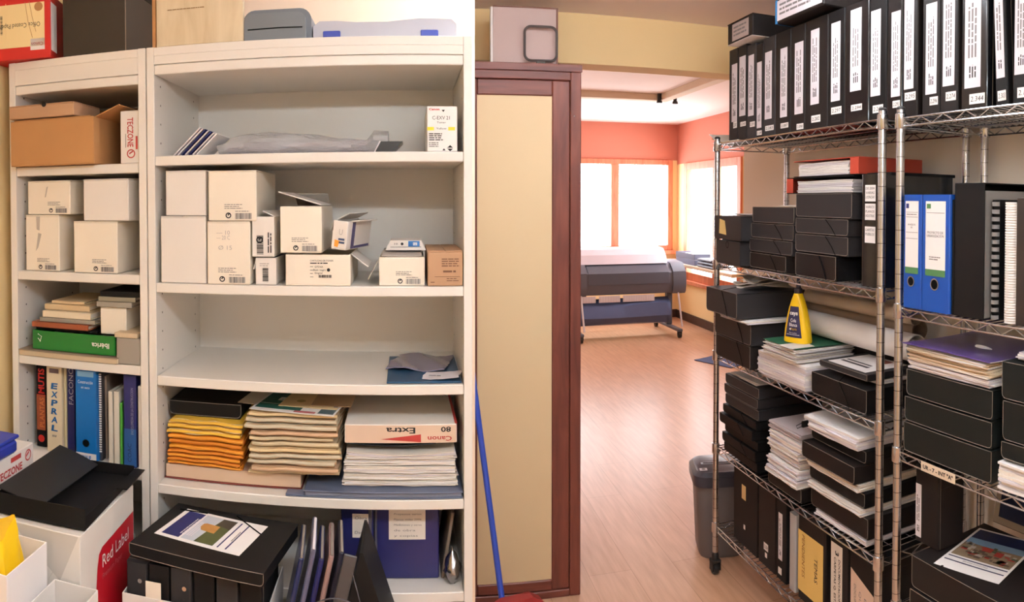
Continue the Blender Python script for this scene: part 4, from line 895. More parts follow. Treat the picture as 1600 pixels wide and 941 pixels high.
b = MB(); b.slab(w * .75, .2, 0, .002, lambda x, y: .006 * x * x, 10, 4, 0, .001, 4); lo = min(v[2] for v in b.v); b.v = [(x, y, zz - lo) for x, y, zz in b.v]
single('card_sheet', b, mat('teal_dark_card', (52, 66, 84), .5), 'dark teal card sheet between white papers and copier carton', 'card', T(xc - .02, Yp + .12, z)); z += .0105
b = MB(); b.slab(w * .5, .2, 0, .003, None, 8, 4, 0, .002, 4); single('paper_sheet', b, mat('grey_beige_sheet', (176, 164, 150), .7), 'grey beige sheet just under the copier paper carton', 'paper', T(xc + .02, Yp + .13, z)); z += .0045
w = aty(715, 700, YB + .03).x - aty(540, 700, YB + .03).x; xm = (aty(715, 700, YB + .03).x + aty(540, 700, YB + .03).x) / 2 - .002; h = .045
t = thing('ream_carton', 'flat white copier paper carton with upside-down lettering on white papers', 'box', T(xm, YB + .028, z, .01))
b = MB(); b.box(-w / 2, w / 2, 0, .27, 0, h); b.build('body', mat('ream_white', (236, 230, 222), .6), t)
b = MB(); e = -.0002; b.quad((-w / 2 + .002, e, .001), UX, UZ, w - .004, h - .003, 3, .0003)
b.text('Extra', (w * .13, e, h * .84), -UX, -UZ, .014, 0, .07, 'L', bold=.02); b.text('80', (w / 2 - .014, e, h * .86), -UX, -UZ, .012, 0, .024, 'L', bold=.02); b.text('Canon', (w / 2 - .012, e, h * .36), -UX, -UZ, .011, 1, .058, 'L', bold=.02)
b.add([(-w * .18, e - .0008, h * .22), (w * .18, e - .0008, h * .06), (w * .18, e - .0008, h * .48)], [(0, 1, 2)], 1); b.quad((w / 2 - .004, .004, h), UX, UY, .006, .26, 1, .0006); b.quad((w / 2 + .0002, .004, .002), UY, UZ, .26, h - .004, 1, .0006)
b.build('printed_label', [INK, REDM, PAPER, mat('pinkish_print_band', (216, 190, 168), .6)], t)
b = MB(); q = random.Random(9); b.slab(.03, .08, 0, .05, lambda x, y: .01 * math.sin(6 * x + 5 * y), 6, 8, 0, .006, 3, .2); lo = min(v[2] for v in b.v); b.v = [(x, y, zz - lo) for x, y, zz in b.v]
single('plastic_bag', b, FILM, 'crumpled clear bag squeezed behind the copier paper carton', 'bag', T(XW1 - .047, YB + .30, Z5 + G + .105), None, True)
# ================================================================ wide bookcase, sixth shelf
Y = YB + .06; x0, x1 = aty(585.5, 860, Y).x, aty(686, 860, Y).x; w = x1 - x0
def hand(b, w, h, x0, x1, z0, z1, sd, words):
    b.quad((x0, -.0004, z0), UX, UZ, x1 - x0, z1 - z0, 0, .0005)
    n = len(words)
    for i, s in enumerate(words): b.text(s, (x0 + (x1 - x0) * .14, -.0006, z1 - (z1 - z0) * (i + .75) / (n + .3)), UX, UZ, (z1 - z0) * .35 / n, 1, min((x1 - x0) * .75, .011 * len(s) * .55 + .01), 'L', .0008, .1)
t = thing('document_box', 'navy document box with a taped handwritten note', 'box file', T((x0 + x1) / 2, Y, Z6 + G)); h = .196
b = MB(); b.box(-w / 2, w / 2, .003, .25, 0, h, bev=.003); b.build('body', NAVY, t); b = MB(); b.box(-w / 2, -w / 2 + .006, 0, .0028, 0, h, bev=.001); b.build('edge_strip', mat('grey_vinyl', (84, 82, 92), .4), t)
b = MB(); b.quad((-w / 2 + .01, .0026, .0), UX, UZ, .001, h, 1, .0001); hand(b, w, h, -w * .28, w * .29, h * .5, h * .93, 3, ['Fichas tipo', 'Proyectos varios', 'Planos viales 2006', 'Mediciones y otros', 'de obra', 'y copias'])
b.v = [(x, y + .0028, z) for x, y, z in b.v]; b.build('handwritten_note', [PAPER2, INKG], t)
Y = YB + .05; x0, x1 = aty(533, 860, Y).x, aty(583.5, 860, Y).x; w = x1 - x0
t = thing('document_box', 'navy document box behind the black leaning binder, small note', 'box file', T((x0 + x1) / 2, Y, Z6 + G))
b = MB(); b.box(-w / 2, w / 2, .003, .25, 0, h - .004, bev=.003); b.build('body', NAVY, t); b = MB(); b.box(w / 2 - .012, w / 2 - .004, 0, .0028, 0, h - .004, bev=.001); b.build('edge_strip', MATS['grey_vinyl'], t)
b = MB(); hand(b, w, h, -w * .15, w * .36, h * .54, h * .84, 3, ['Obra', '', 'Datos']); b.v = [(x, y + .0028, z) for x, y, z in b.v]; b.build('handwritten_note', [PAPER2, INKG], t)
x0 = aty(690, 850, YB + .05).x
b = MB(); b.X = T(0, 0, .001, 0, 0, math.radians(9)); b.box(-.004, .004, 0, .2, 0, .165, bev=.002); single('board_folder', b, mat('grey_brown_board', (118, 104, 94), .5), 'thin grey brown folder leaning beside the navy note box', 'folder', T(x0 + .003, YB + .06, Z6 + G))
b = MB(); n, k = 10, 14; vs = []; q = random.Random(12)
for i in range(n + 1):
    f = i / n; r = .02 * math.sin(PI * min(1, .12 + f * .95)) + .002
    vs += [(r * math.cos(2 * PI * j / k) * q.uniform(.75, 1.1), .04 + r * 1.6 * math.sin(2 * PI * j / k) * q.uniform(.8, 1.15), .0 + f * .085) for j in range(k)]
b.add(vs, [(i * k + j, i * k + (j + 1) % k, (i + 1) * k + (j + 1) % k, (i + 1) * k + j) for i in range(n) for j in range(k)] + [tuple(range(k - 1, -1, -1)), tuple(n * k + j for j in range(k))])
single('foil_bag', b, mat('silver_foil', (150, 146, 146), .2, 1), 'crumpled silvery bag at the right end of the sixth shelf', 'bag', T(aty(704, 880, YB + .02).x + .006, YB + .01, Z6 + G), None, True)
# ================================================================ foreground pile in front of the narrow bookcase
t = carton('large plain carton on the floor holding up the corner pile', T(-.8475, 1.10, .001), .405, .535, .665, CARDW2, None, None, name='carton')
x1, y0, y1, zt = -.657, 1.31, 1.605, .94
M = T(x1 - .11, y0, .668); w, d, h = .22, y1 - y0, zt - .668
t = thing('paper_carton', 'white and red copier paper carton under the black open tray', 'box', M)
b = MB(); b.box(-w / 2, w / 2, 0, d, 0, h); b.build('body', mat('paper_carton_white', (226, 220, 212), .5), t)
b = MB(); b.add([(-w / 2 + .05, -.0008, h - .002), (w / 2 - .004, -.0008, h - .002), (w * .28, -.0008, h * .62)], [(0, 2, 1)], 0); b.add([(w / 2 - .02, -.0012, h * .98), (w / 2 - .012, -.0012, h * .98), (w * .15, -.0012, h * .6)], [(0, 2, 1)], 0); b.build('flap_fold_shading', mat('carton_fold_shade', (202, 196, 188), .6), t)  # flat grey triangles paint the shading of a flap fold
b = MB(); X = w / 2 + .0006; f = lambda y, z: (X, y, z)
b.add([f(.055, .0), f(d - .004, .0), f(d - .004, h * .77), f(.108, h * .745), f(.092, h * .71), f(.083, h * .62)], [tuple(range(6))], 0)
b.text('Red Label', (X - .0002, .108, h * .575), UY, UZ, .029, 1, .15, 'L', .0008); b.text('Premium Paper', (X - .0002, .108, h * .48), UY, UZ, .013, 2, .11, 'L', .0008)
b.build('printed_label', [mat('carton_red', (178, 14, 34), .45), PAPER, mat('pink_print', (206, 110, 120), .5)], t)
# black open tray on the carton
M = T(-.762, 1.325, .944, math.radians(2.5)); t = thing('document_tray', 'black open document case lying on the copier paper carton', 'document case', M)
w, d, h = .215, .31, .046; th = .003
b = MB(); b.box(-w / 2, w / 2, 0, d, 0, th, bev=.0006); b.box(-w / 2, w / 2, 0, th, th, h, bev=.0006); b.box(-w / 2, w / 2, d - th, d, th, .030, bev=.0006); b.prism([(.003, .003), (d - th, .003), (d - th, .012), (.003, .030)], 'x', w / 2 - th, w / 2); b.prism([(.003, .003), (d - th, .003), (d - th, .030), (.003, .045)], 'x', -w / 2, -w / 2 + th); b.build('tray', BLACKC, t)
b = MB(); b.slab(.11, d - .012, 0, .002, lambda x, y: .012 * (1 - (x + 1) / 2) ** 1.5 - .016 * ((x + 1) / 2) ** 2 - .003 * x * y, 12, 8); o = b.build('lid', mat('dark_grey_flap', (28, 27, 27), .55), t, True); o.matrix_basis = T(-w / 2 + .058, d / 2, h - .004, math.radians(-3), 0, 0)
b = MB(); b.box(w / 2 - .001, w / 2 + .026, d * .6, d + .006, h * .4, h * .4 + .003, bev=.0006); b.build('side_flap', BLACKC, t)
b = MB(); b.disc((w * .0, d - th - .0002, .024), UX, UZ, .003, 0, .001, 10); b.build('rivet', STEEL, t); b = MB(); b.disc((-w * .05, d - th - .0002, .018), UX, UZ, .003, 0, .001, 10); b.build('rivet', STEEL, t)
# white lettered carton with a blue box on it
carton('plain white carton against the left wall under the lettered carton', T(-.973, 1.31, .668), .184, .295, .321, CARDW2)
t = thing('carton', 'low white carton with red lettering beside the open black case', 'box', T(-.971, 1.345, .9905))
b = MB(); b.box(-.087, .087, 0, .165, 0, .052); b.build('body', CARDW2, t)
b = MB(); X = .0872; b.text('TECZONE', (X, -.002, .006), UY, UZ, .017, 0, .112, 'L', bold=.03); b.disc((X, .138, .03), UY, UZ, .014, 0, .0008, 20, .0105); b.quad((X, .13, .027), UY + UZ * .6, UZ, .014, .005, 0, .0008); b.quad((X, .06, .034), UY, UZ, .045, .011, 0, .0008); b.build('printed_label', [REDM], t)
t = thing('blue_box', 'blue plastic box on the white lettered carton at the left edge', 'box', T(-.958, 1.335, 1.0438)); b = MB(); b.box(-.08, .08, 0, .095, 0, .034, bev=.008); b.build('body', mat('royal_blue_plastic', (28, 48, 150), .4), t); b = MB(); b.box(-.082, .082, -.002, .097, .0345, .043, bev=.004); b.build('lid', MATS['royal_blue_plastic'], t)
# open white carton with the yellow bag
x1, y0, y1, zt = -.722, 1.127, 1.285, .926
M = T((x1 - .95) / 2 - .02, y0, .668); w, d, h = x1 + .97, y1 - y0, zt - .668; M = T(x1 - w / 2, y0, .668)
carton('open white carton in the bottom left corner holding yellow bag', M, w, d, h, mat('bright_carton', (236, 230, 228), .5), None, None, 'open', 'carton')
b = MB(); n, k = 14, 22; q = random.Random(4); vs = []
for i in range(n + 1):
    f = i / n; r = .066 * (1 - .2 * f) * (math.sin(PI * min(1, .25 + f * .6)) ** .6) + .004
    for j in range(k):
        a = 2 * PI * j / k; rr = r * (1 + .12 * math.sin(3 * a + 5 * f) + .08 * math.sin(7 * a - 9 * f) + q.uniform(-.03, .03))
        pk = .035 * max(0, math.cos(a - .9)) ** 2 * f * f - .03 * max(0, math.cos(a + 2.4)) * f
        vs.append((rr * .84 * math.copysign(abs(math.cos(a)) ** .55, math.cos(a)), rr * .86 * math.copysign(abs(math.sin(a)) ** .55, math.sin(a)), f * .285 + pk))
b.add(vs, [(i * k + j, i * k + (j + 1) % k, (i + 1) * k + (j + 1) % k, (i + 1) * k + j) for i in range(n) for j in range(k)] + [tuple(range(k - 1, -1, -1)), tuple(n * k + j for j in range(k))])
single('plastic_bag', b, YELLOW, 'crumpled yellow plastic bag sticking out of the corner carton', 'bag', T(-.797, 1.206, .673), None, True)
# small open carton behind it
carton('small open white carton wedged between corner carton and copier paper carton', T(-.655, 1.155, .668), .1, .13, .185, CARDW2, None, None, 'open')
# files in a carton in front of the wide bookcase
carton('plain carton on the floor under the carton of black files', T(-.4505, 1.425, .001), .32, .20, .475, CARDW2)
t = carton('open white carton in front of the wide bookcase holding black files', T(-.4505, 1.42, .478), .32, .205, .30, CARDW2, None, None, 'open')
b = MB(); b.quad((-.105, .0032, .285), UX, UZ, .035, .05, 0, .002); b.build('flap_tab', CARDW, t)
xs = -.635 + .0; px = [(193, 226), (227, 257), (258, 290), (291, 318), (319, 362), (363, 414)]
labs = ['leftmost', 'second from the left', 'third from the left', 'fourth from the left', 'fifth from the left', 'rightmost']
X0, X1 = -.603, -.298
for i in range(6):
    xa = X0 + (X1 - X0) * i / 6; xb = X0 + (X1 - X0) * (i + 1) / 6 - .003
    t = archive_box('black upright file in the floor carton, %s of six' % labs[i], T((xa + xb) / 2, 1.428 + .002 * (i % 2), .4825), xb - xa, .19, .363 + .0015 * (i % 3), BLACKC if i % 2 else GREYC, 'black files in the floor carton')
    if i in (0, 2):
        b = MB(); b.disc((.008, -.0004, .325), UX, UZ, .005, 0, .0012, 12); b.build('rivet', STEEL, t)
# label sheet with tower photograph
M = T(-.457, 1.415, .838, math.radians(-9)); w, d = .315, .235
M.translation.z = .8515; M.translation.x += .012
t = flat_box('black project box with tower photo sheet, on the files in the floor carton', M, w, d, .03, BLACKC, 'black project boxes lying flat', False)
def tower(t, M):
    b = MB(); W, L = .215, .15; u, v = UX, UY
    b.quad((-W / 2, -L / 2, 0), u, v, W, L, 0, .0005); e = .0003
    b.quad((-W / 2 + .012, -L / 2 + .012, e), u, v, .045, L - .022, 1, .0004)
    b.quad((-.046, -L / 2 + .012, e), u, v, .082, L - .022, 2, .0004)
    b.add([(.036, -L / 2 + .012, .0009), (.036, L / 2 - .012, .0009), (.0, L / 2 - .012, .0009), (-.006, .02, .0009), (-.012, -L / 2 + .012, .0009)], [tuple(range(5))], 4)
    b.add([(.036, L / 2 - .012, .00095), (.0, L / 2 - .012, .00095), (-.002, .03, .00095), (.036, .02, .00095)], [(0, 1, 2, 3)], 5)
    b.add([(-.032, .006, .0011), (-.032, .022, .0011), (-.026, .027, .0011), (.010, .024, .0011), (.012, -.012, .0011), (-.024, -.008, .0011)], [tuple(range(6))[::-1]], 3)
    b.quad((.046, -L / 2 + .012, e), u, v, .0035, L - .024, 1, .0004); b.quad((.066, -L / 2 + .012, e), u, v, .0035, L - .024, 1, .0004)
    b.words((-W / 2 + .05, -L / 2 + .03, e), UY, -UX, L - .06, .0055, 6, 6, .0007, seed=3); b.words((.062, -L / 2 + .05, e), UY, -UX, .05, .004, 2, 7, .0007)
    o = b.build('label_sheet', [PAPER, NAVYP, mat('photo_sky_grey', (190, 196, 206), .6), mat('photo_tower_ochre', (176, 126, 66), .6, var=.2, scale=60), mat('photo_grass', (78, 84, 46), .6, var=.25, scale=40), mat('photo_dark_hill', (66, 58, 46), .6, var=.2, scale=40), PAPERL, INKG], t); o.matrix_basis = M
    for a, c in (((-.12, .06, .0022), (-.05, .072, .0022)), ((.02, .09, .0022), (.11, .03, .0022))):
        b = MB(); b.tube([a, c], .0014, 6); o = b.build('elastic_band', BAND, t); o.matrix_basis = M
tower(t, T(-.018, .132, .0302, math.radians(-4)))
# leaning folders and black binder
carton('closed low carton on the floor holding leaning folders', T(-.15, 1.42, .001), .265, .225, .69, CARDW2)
gl = 'thin folders leaning beside the tower photo box'
for i, (x, a, m, hh, lab) in enumerate(((-.272, 15, mat('navy_film', (36, 44, 84), .3), .185, 'navy translucent folder, first of the leaning folders beside tower photo box'), (-.25, 15, mat('lavender_film', (96, 96, 122), .3), .202, 'lavender grey plastic sleeve leaning against the navy folder'), (-.229, 15, NAVY, .18, 'navy folder leaning behind the lavender grey sleeve'), (-.209, 15, mat('mauve_beige_folder', (160, 128, 124), .6), .185, 'mauve beige folder leaning among the dark folders'), (-.189, 15, mat('dark_blue_grey_folder', (44, 42, 58), .4), .19, 'dark blue grey folder leaning rightmost of the thin folders'))):
    b = MB(); b.box(-.0055, .0055, 0, .16, 0, hh, bev=.003); t = thing('plastic_folder', lab, 'folder', T(x + .009, 1.475 + .006 * i, .694, math.radians(6), 0, math.radians(a - 3)), gl); b.build('cover', m, t)
    b = MB(); b.box(-.003, .003, -.001, .15, hh + .0004, hh + .003, bev=.0008); b.build('paper_edge', PAPERL if i == 1 else EDGE, t)
t = thing('leaning_binder', 'black binder leaning open like a tent in front of navy boxes', 'binder', T(-.115, 1.455, .694))
b = MB(); b.X = T(-.05, -.002, 0, 0, 0, math.radians(13)); b.box(-.014, .014, 0, .006, 0, .21, bev=.003); b.build('spine', mat('charcoal_vinyl', (66, 64, 66), .4), t)
b = MB(); b.prism([(-.034, 0), (.09, 0), (.022, .207), (.016, .207)], 'y', .005, .16); b.build('cover', BLACKC, t)
b = MB(); b.tube([(-.09 + .15 * f, -.012 - .02 * math.sin(PI * f), .07 + .06 * math.sin(PI * (.15 + f * .85))) for f in [i / 14 for i in range(15)]], .0014, 6); b.build('elastic_band', mat('grey_elastic', (74, 74, 80), .6), t); b = MB(); b.tube([(-.0, -.002, .17), (.012, -.008, .13), (.024, -.006, .08), (.03, -.002, .03)], .0013, 6); b.build('elastic_band', mat('grey_elastic', (74, 74, 80), .6), t)
# ================================================================ on the cupboard and beside it
p0, p1 = aty(768, 55, YC + .05), aty(872, 55, YC + .05); w = p1.x - p0.x; h = aty(820, 10, YC + .05).z - CZ - .001
t = thing('framed_board', 'grey framed board standing upright on top of the mahogany cupboard', 'board', T((p0.x + p1.x) / 2, YC + .05, CZ + G))
b = MB(); b.box(-w / 2 + .006, w / 2 - .008, 0, .03, .004, h - .006, bev=.001); b.build('panel', mat('mauve_grey_board', (186, 164, 158), .6), t)
b = MB(); b.box(-w / 2 + .006, w / 2 - .008, -.001, .031, h - .0058, h, bev=.001); b.box(w / 2 - .0078, w / 2, -.001, .031, 0, h, bev=.001); b.build('frame', mat('brown_board_edge', (122, 84, 72), .6), t)
b = MB(); b.box(-w / 2 - .004, -w / 2 + .0055, -.001, .031, 0, h - .006, bev=.001); b.build('white_edge', PAPER, t)
c = aty(845, 68, YC + .02); hw = (aty(872, 68, YC + .02).x - aty(818, 68, YC + .02).x) / 2; H2 = aty(845, 41, YC + .02).z - CZ - .006
b = MB(); pts = []
for cx, cz, a0 in ((1, 1, 0), (-1, 1, 90), (-1, -1, 180), (1, -1, 270)):
    for k in range(6):
        a = math.radians(a0 + 18 * k); r = .026; pts.append((cx * (hw - r - .005) + r * math.cos(a), 0, H2 / 2 + .008 + cz * (H2 / 2 - r - .005) + r * math.sin(a)))
t = thing('ring_stand', 'dark rounded-square ring standing in front of grey board', 'ring', T(c.x, YC + .02, CZ + G))
b.tube(pts, .0055, 8, closed=True); b.build('ring', mat('dark_bronze_plastic', (74, 66, 64), .4), t, True); b = MB(); b.box(-.018, .018, -.008, .008, 0, .0085, bev=.002); b.build('foot', mat('green_grey_plastic', (84, 88, 82), .5), t)
# broom leaning in the corner
p, q_ = Vector((.345, 2.56, .17)), Vector((.222, 2.80, 1.235))
t = thing('broom', 'blue-handled broom leaning on the mahogany cupboard', 'broom', T(.345, 2.55, 0)); o0 = Vector((.345, 2.55, 0))
k = p.lerp(q_, .93); b = MB(); b.tube([p - o0, k - o0], .0115, 14); b.build('handle', mat('blue_painted_stick', (52, 82, 190), .35), t, True); b = MB(); b.tube([k - o0, q_ - o0], .0117, 14); b.build('handle_tip', mat('green_stick_tip', (70, 110, 70), .4), t, True)
b = MB(); b.X = T(.035, -.02, 0, math.radians(14)); b.prism([(-.10, .13), (.11, .13), (.115, .16), (.075, .185), (-.04, .185), (-.09, .165)], 'y', -.022, .022); b.build('broom_head', mat('red_broom_head', (150, 44, 44), .5), t)
b = MB(); b.X = T(.035, -.02, 0, math.radians(14)); q = random.Random(8)
for i in range(26):
    for j in range(4):
        x = -.095 + .2 * i / 25; y = -.016 + .0105 * j; b.tube([(x, y, .129), (x + q.uniform(-.006, .006), y + q.uniform(-.004, .004), .07), (x + q.uniform(-.016, .016) + (x * .12), y + q.uniform(-.012, .012), .004)], .0022, 5, 0)
b.build('bristles', mat('green_bristles', (34, 74, 58), .7), t)
# paper shredder behind the rack
t = thing('paper_shredder', 'grey paper shredder bin with black head behind the rack post', 'shredder', T(1.425, 3.005, 0, math.radians(-16)))
def rrect(w, d, r, n=5):
    P = []
    for cx, cy, a0 in ((1, 1, 0), (-1, 1, 90), (-1, -1, 180), (1, -1, 270)):
        P += [(cx * (w / 2 - r) + r * math.cos(math.radians(a0 + 90 * k / n)), cy * (d / 2 - r) + r * math.sin(math.radians(a0 + 90 * k / n))) for k in range(n + 1)]
    return P
def loft(b, secs, mi=0):
    n = len(secs[0][0]); vs = [(x, y, z) for P, z in secs for x, y in P]
    b.add(vs, [(i * n + j, i * n + (j + 1) % n, (i + 1) * n + (j + 1) % n, (i + 1) * n + j) for i in range(len(secs) - 1) for j in range(n)] + [tuple(range(n - 1, -1, -1)), tuple((len(secs) - 1) * n + j for j in range(n))], mi)
b = MB(); loft(b, [(rrect(.20, .20, .05), .002), (rrect(.215, .21, .055), .02), (rrect(.245, .235, .06), .335)]); b.build('bin', mat('warm_grey_plastic', (104, 98, 98), .45), t, True)
b = MB(); loft(b, [(rrect(.27, .255, .06), .336), (rrect(.275, .26, .06), .35), (rrect(.275, .26, .06), .385), (rrect(.24, .225, .05), .402)]); o = b.build('head', mat('dark_shredder_head', (62, 62, 72), .35), t, True)
b = MB(); b.box(-.09, .09, -.012, .014, .4022, .405, bev=.001); b.build('slot_surround', SILVER, o); b = MB(); b.box(-.08, .08, -.003, .004, .4052, .4062, bev=0); b.build('slot', BAND, o)
b = MB(); b.quad((-.105, -.085, .4022), UX, UY, .035, .03, 0, .0005); b.disc((-.0875, -.07, .4026), UX, UY, .009, 1); b.build('warning_sticker', [PAPERL, INKG], o)
# ================================================================ far room
fy = 7.9
t = thing('plotter', 'wide-format plotter on a wheeled stand under the sunlit window', 'plotter', T(2.62, 8.2, 0))
X0, X1 = 1.93 - 2.62, 3.31 - 2.62
PLG = mat('slate_plotter_plastic', (92, 94, 106), .45); PLB = mat('blue_grey_fabric', (88, 100, 138), .8, var=.08)
b = MB(); b.prism([(-.19, .53), (.30, .53), (.30, .86), (.16, .90), (-.10, .875), (-.22, .78), (-.235, .66)], 'x', X0 + .14, X1 - .17); b.build('body', PLG, t, True)
b = MB(); b.prism([(-.2375, .655), (-.2405, .655), (-.2255, .785), (-.105, .8785), (-.10, .8755), (-.222, .782)], 'x', X0 + .16, X1 - .22); b.build('cover', mat('slate_plotter_cover', (78, 80, 92), .35), t, True)
for x0, x1 in ((X0, X0 + .138), (X1 - .168, X1)):
    b = MB(); b.prism([(-.20, .52), (.31, .52), (.31, .87), (.15, .91), (-.13, .885), (-.235, .79), (-.25, .64), (-.23, .55)], 'x', x0, x1); b.build('end_cap', PLG, t, True)
b = MB(); b.prism([(-.12, .885), (.30, .905), (.30, 1.03), (.22, 1.07), (.02, 1.055), (-.06, .99)], 'x', X0 + .02, X1 - .2); b.build('media_cover', mat('lilac_white_plastic', (222, 212, 222), .4), t)
for i, (x0, x1) in enumerate(((X0 + .02, X0 + .25), (X0 + .29, X0 + .55), (X0 + .585, X0 + .98))):
    b = MB(); b.box(x0, x1, -.215, -.21, .445, .522, bev=.001); n = int((x1 - x0) / .03)
    for k in range(n): b.box(x0 + (x1 - x0) * (k + .45) / n, x0 + (x1 - x0) * (k + .55) / n, -.2172, -.2152, .447, .52, 1, 0)
    b.build('paper_guide', [PAPERL, mat('guide_grey', (196, 190, 200), .6)], t)
b = MB(); n = 16; vs = []
for i in range(n + 1):
    f = i / n; x = X0 + .03 + (X1 - X0 - .22) * f
    for y, z in ((-.10, .47), (-.20 - .03 * math.sin(PI * f), .40 - .02 * math.sin(6 * f)), (-.25 - .02 * math.sin(5 * f), .27), (-.16, .17 + .02 * math.sin(PI * f)), (.05, .15)): vs.append((x, y, z))
b.add(vs, [(i * 5 + j, (i + 1) * 5 + j, (i + 1) * 5 + j + 1, i * 5 + j + 1) for i in range(n) for j in range(4)])
o = b.build('catch_basket', PLB, t, True); md = o.modifiers.new('thick', 'SOLIDIFY'); md.thickness = .006
b = MB(); b.tube([(X0 + .1, .06, .14), (X1 - .2, .06, .14)], .012, 8); b.build('crossbar', PAPERL, t)
b = MB(); b.tube([(X0 + .1, .40, .10), (X1 - .2, .40, .10)], .010, 8); b.build('crossbar', mat('grey_bar', (110, 108, 116), .5), t)
for x in (X0 + .045, X1 - .12):
    b = MB(); b.box(x - .035, x + .035, .0, .08, .11, .526, bev=.006); b.build('leg', PLG, t)
    b = MB(); b.box(x - .03, x + .03, -.36, .52, .075, .11, bev=.006); f = b.build('foot', PLG, t)
    for y in (-.33, .49):
        b = MB(); b.X = T(x, y, .036, 0, 0, PI / 2); b.lathe([(.02, -.02), (.034, -.018), (.036, 0), (.034, .018), (.02, .02)], 16); b.build('wheel', DARKP, f, True)
        b = MB(); b.box(x - .026, x + .026, y - .02, y + .02, .0385, .0745, bev=.003); b.build('caster_fork', DARKP, f)
    b = MB(); b.tube([(x + .03, -.2, .535), (x + .05, -.29, .12)], .012, 8); b.build('brace', PAPERL, t)
# deep sill table along the side window
t = thing('window_table', 'long pale wall table under the side window of the far room', 'table', T(3.58, 8.1, 0))
b = MB(); b.box(-.15, .13, -1.15, 1.2, .80, .84, bev=.004); b.build('tabletop', mat('pale_beech_top', (226, 196, 160), .45), t)
for y in (-1.1, 1.1):
    b = MB(); b.box(-.02, .13, y - .02, y + .02, .64, .80, bev=.003); b.build('bracket', MATS['pale_beech_top'], t)
gz = .8412
for i, (y, m, lab, hh) in enumerate(((8.35, mat('blue_grey_folder', (98, 102, 126), .5), 'lower blue grey binder lying on the table by the side window', .07), (8.36, mat('slate_folder', (88, 90, 110), .5), 'upper blue grey binder lying on the table by the side window', .07))):
    M = T(3.455, y, gz, -PI / 2); lever_binder(lab, M, .62, .22, hh, m, group='binders on the window table', pages=True); gz += hh + .0015
gz = .8412
for i, lab in enumerate(('dark document wallet at the bottom right of the window table', 'dark document wallet in the middle of the right table pile', 'dark document wallet topping the right pile on the window table')):
    folder(lab, T(3.46, 7.70 + .02 * i, gz, -PI / 2), .48 - .04 * i, .22, .03, mat('slate_wallet', (74, 76, 92), .45), 'document wallets on the window table', 140 + i, PAPERL, True, .002); gz += .038
b = MB(); b.slab(.5, .5, 0, .006, lambda x, y: .001 * math.sin(5 * x), 8, 8, 0, .003, 2, .1); lo = min(v[2] for v in b.v); b.v = [(x, y, z - lo) for x, y, z in b.v]
single('floor_mat', b, mat('blue_grey_mat', (74, 92, 138), .8), 'blue grey mat on the floor of the far room', 'mat', T(3.2, 6.55, .001, .3))
# ================================================================ archive boxes along the top of both racks
gt = 'black archive boxes along the top of the wire racks'
def arch(lab, pl, pr, sx0, sx1, st, sb, tg=None, tagtext='', z=A1, h=.385, d=.27, m=None, inset=.034, lean=0, group=gt, seed=1, back=0, basepx=None):
    X = RX0 + inset; pm = (st + sb) / 2
    y0, y1 = atx(pl, pm, X).y, atx(pr, pm, X).y; yc = (y0 + y1) / 2; w = y0 - y1 - .0012
    lx = lambda px, py: yc - atx(px, py, X).y; lz = lambda px, py: atx(px, py, X).z - z - G
    cl = lambda v: max(-w / 2 + .006, min(w / 2 - .006, v))
    strip = (cl(lx(sx0, pm)), cl(lx(sx1, pm)), max(.02, lz((sx0 + sx1) / 2, sb)), min(h - .012, lz((sx0 + sx1) / 2, st))) if sx0 else None
    note = None
    if tg: note = (cl(lx(tg[0], tg[2])), cl(lx(tg[1], tg[2])), max(.008, lz((tg[0] + tg[1]) / 2, tg[3])), max(.022, lz((tg[0] + tg[1]) / 2, tg[2])), tagtext)
    return archive_box(lab, T(X, yc, z + G + abs(math.sin(lean)) * w / 2, -PI / 2, 0, lean), w, d, h, m or BLACKC, group, strip, note, seed=seed)
BR = BROWNBLK
rows = [(1139, 1153, 1143.6, 1153, 100, 190, (1146, 1153, 190, 200), '2.207', BR, 'farthest archive box at the doorway end of the rack top'),
    (1153.5, 1167, 1155.5, 1165, 88, 181, (1157, 1167, 190, 197), '2.243', BR, 'second archive box counted from the doorway end of the rack top'),
    (1167.5, 1181, 1169.5, 1178, 86, 181, (1172, 1181, 190, 198), '2.271', GREYC, 'third archive box from the doorway end of the rack top'),
    (1181.5, 1192, 1183, 1190, 97, 200, (1183, 1192, 204, 211), '2.28', BR, 'narrow archive box with low label, fourth from the doorway end'),
    (1192.5, 1211, 1195.5, 1206, 81, 186, (1196, 1209, 196, 204), '2.283', GREYC, 'archive box between narrow low-labelled box and the one tagged 2.087'),
    (1211.5, 1235, 1219.5, 1230, 75, 183, (1220, 1232, 192, 200), '2.087', BR, 'archive box tagged 2.087 under the large lying white-labelled box'),
    (1235.5, 1257.5, 1242, 1255, 66, 178, (1245, 1257, 193, 202), '2.090', BR, 'archive box tagged 2.090 left of the yellowish-labelled box'),
    (1258, 1293.5, 1267, 1280, 46, 163, (1268, 1282, 180, 191), '2.282', BR, 'wide archive box with a yellowish spine label on the rack top'),
    (1294, 1319.5, 1299, 1313, 35, 158, (1299, 1315, 167, 178), '2.297', BLACKC, 'archive box tagged 2.297 right of the yellowish-labelled box'),
    (1320, 1357.5, 1329, 1346, 14, 142, (1330, 1347, 163, 173), '2.294', BLACKG, 'glossy wide archive box tagged 2.294 on the rack top'),
    (1358, 1385.5, 1361, 1376, 16, 150, (1364, 1380, 164, 176), '2.245', BLACKC, 'archive box tagged 2.245 right above the steel post of the first rack'),
    (1386, 1409.5, 1393, 1407, 18, 151, (1395, 1408.5, 157, 168), '2.293', BLACKG, 'archive box tagged 2.293 above the gap between the two racks')]
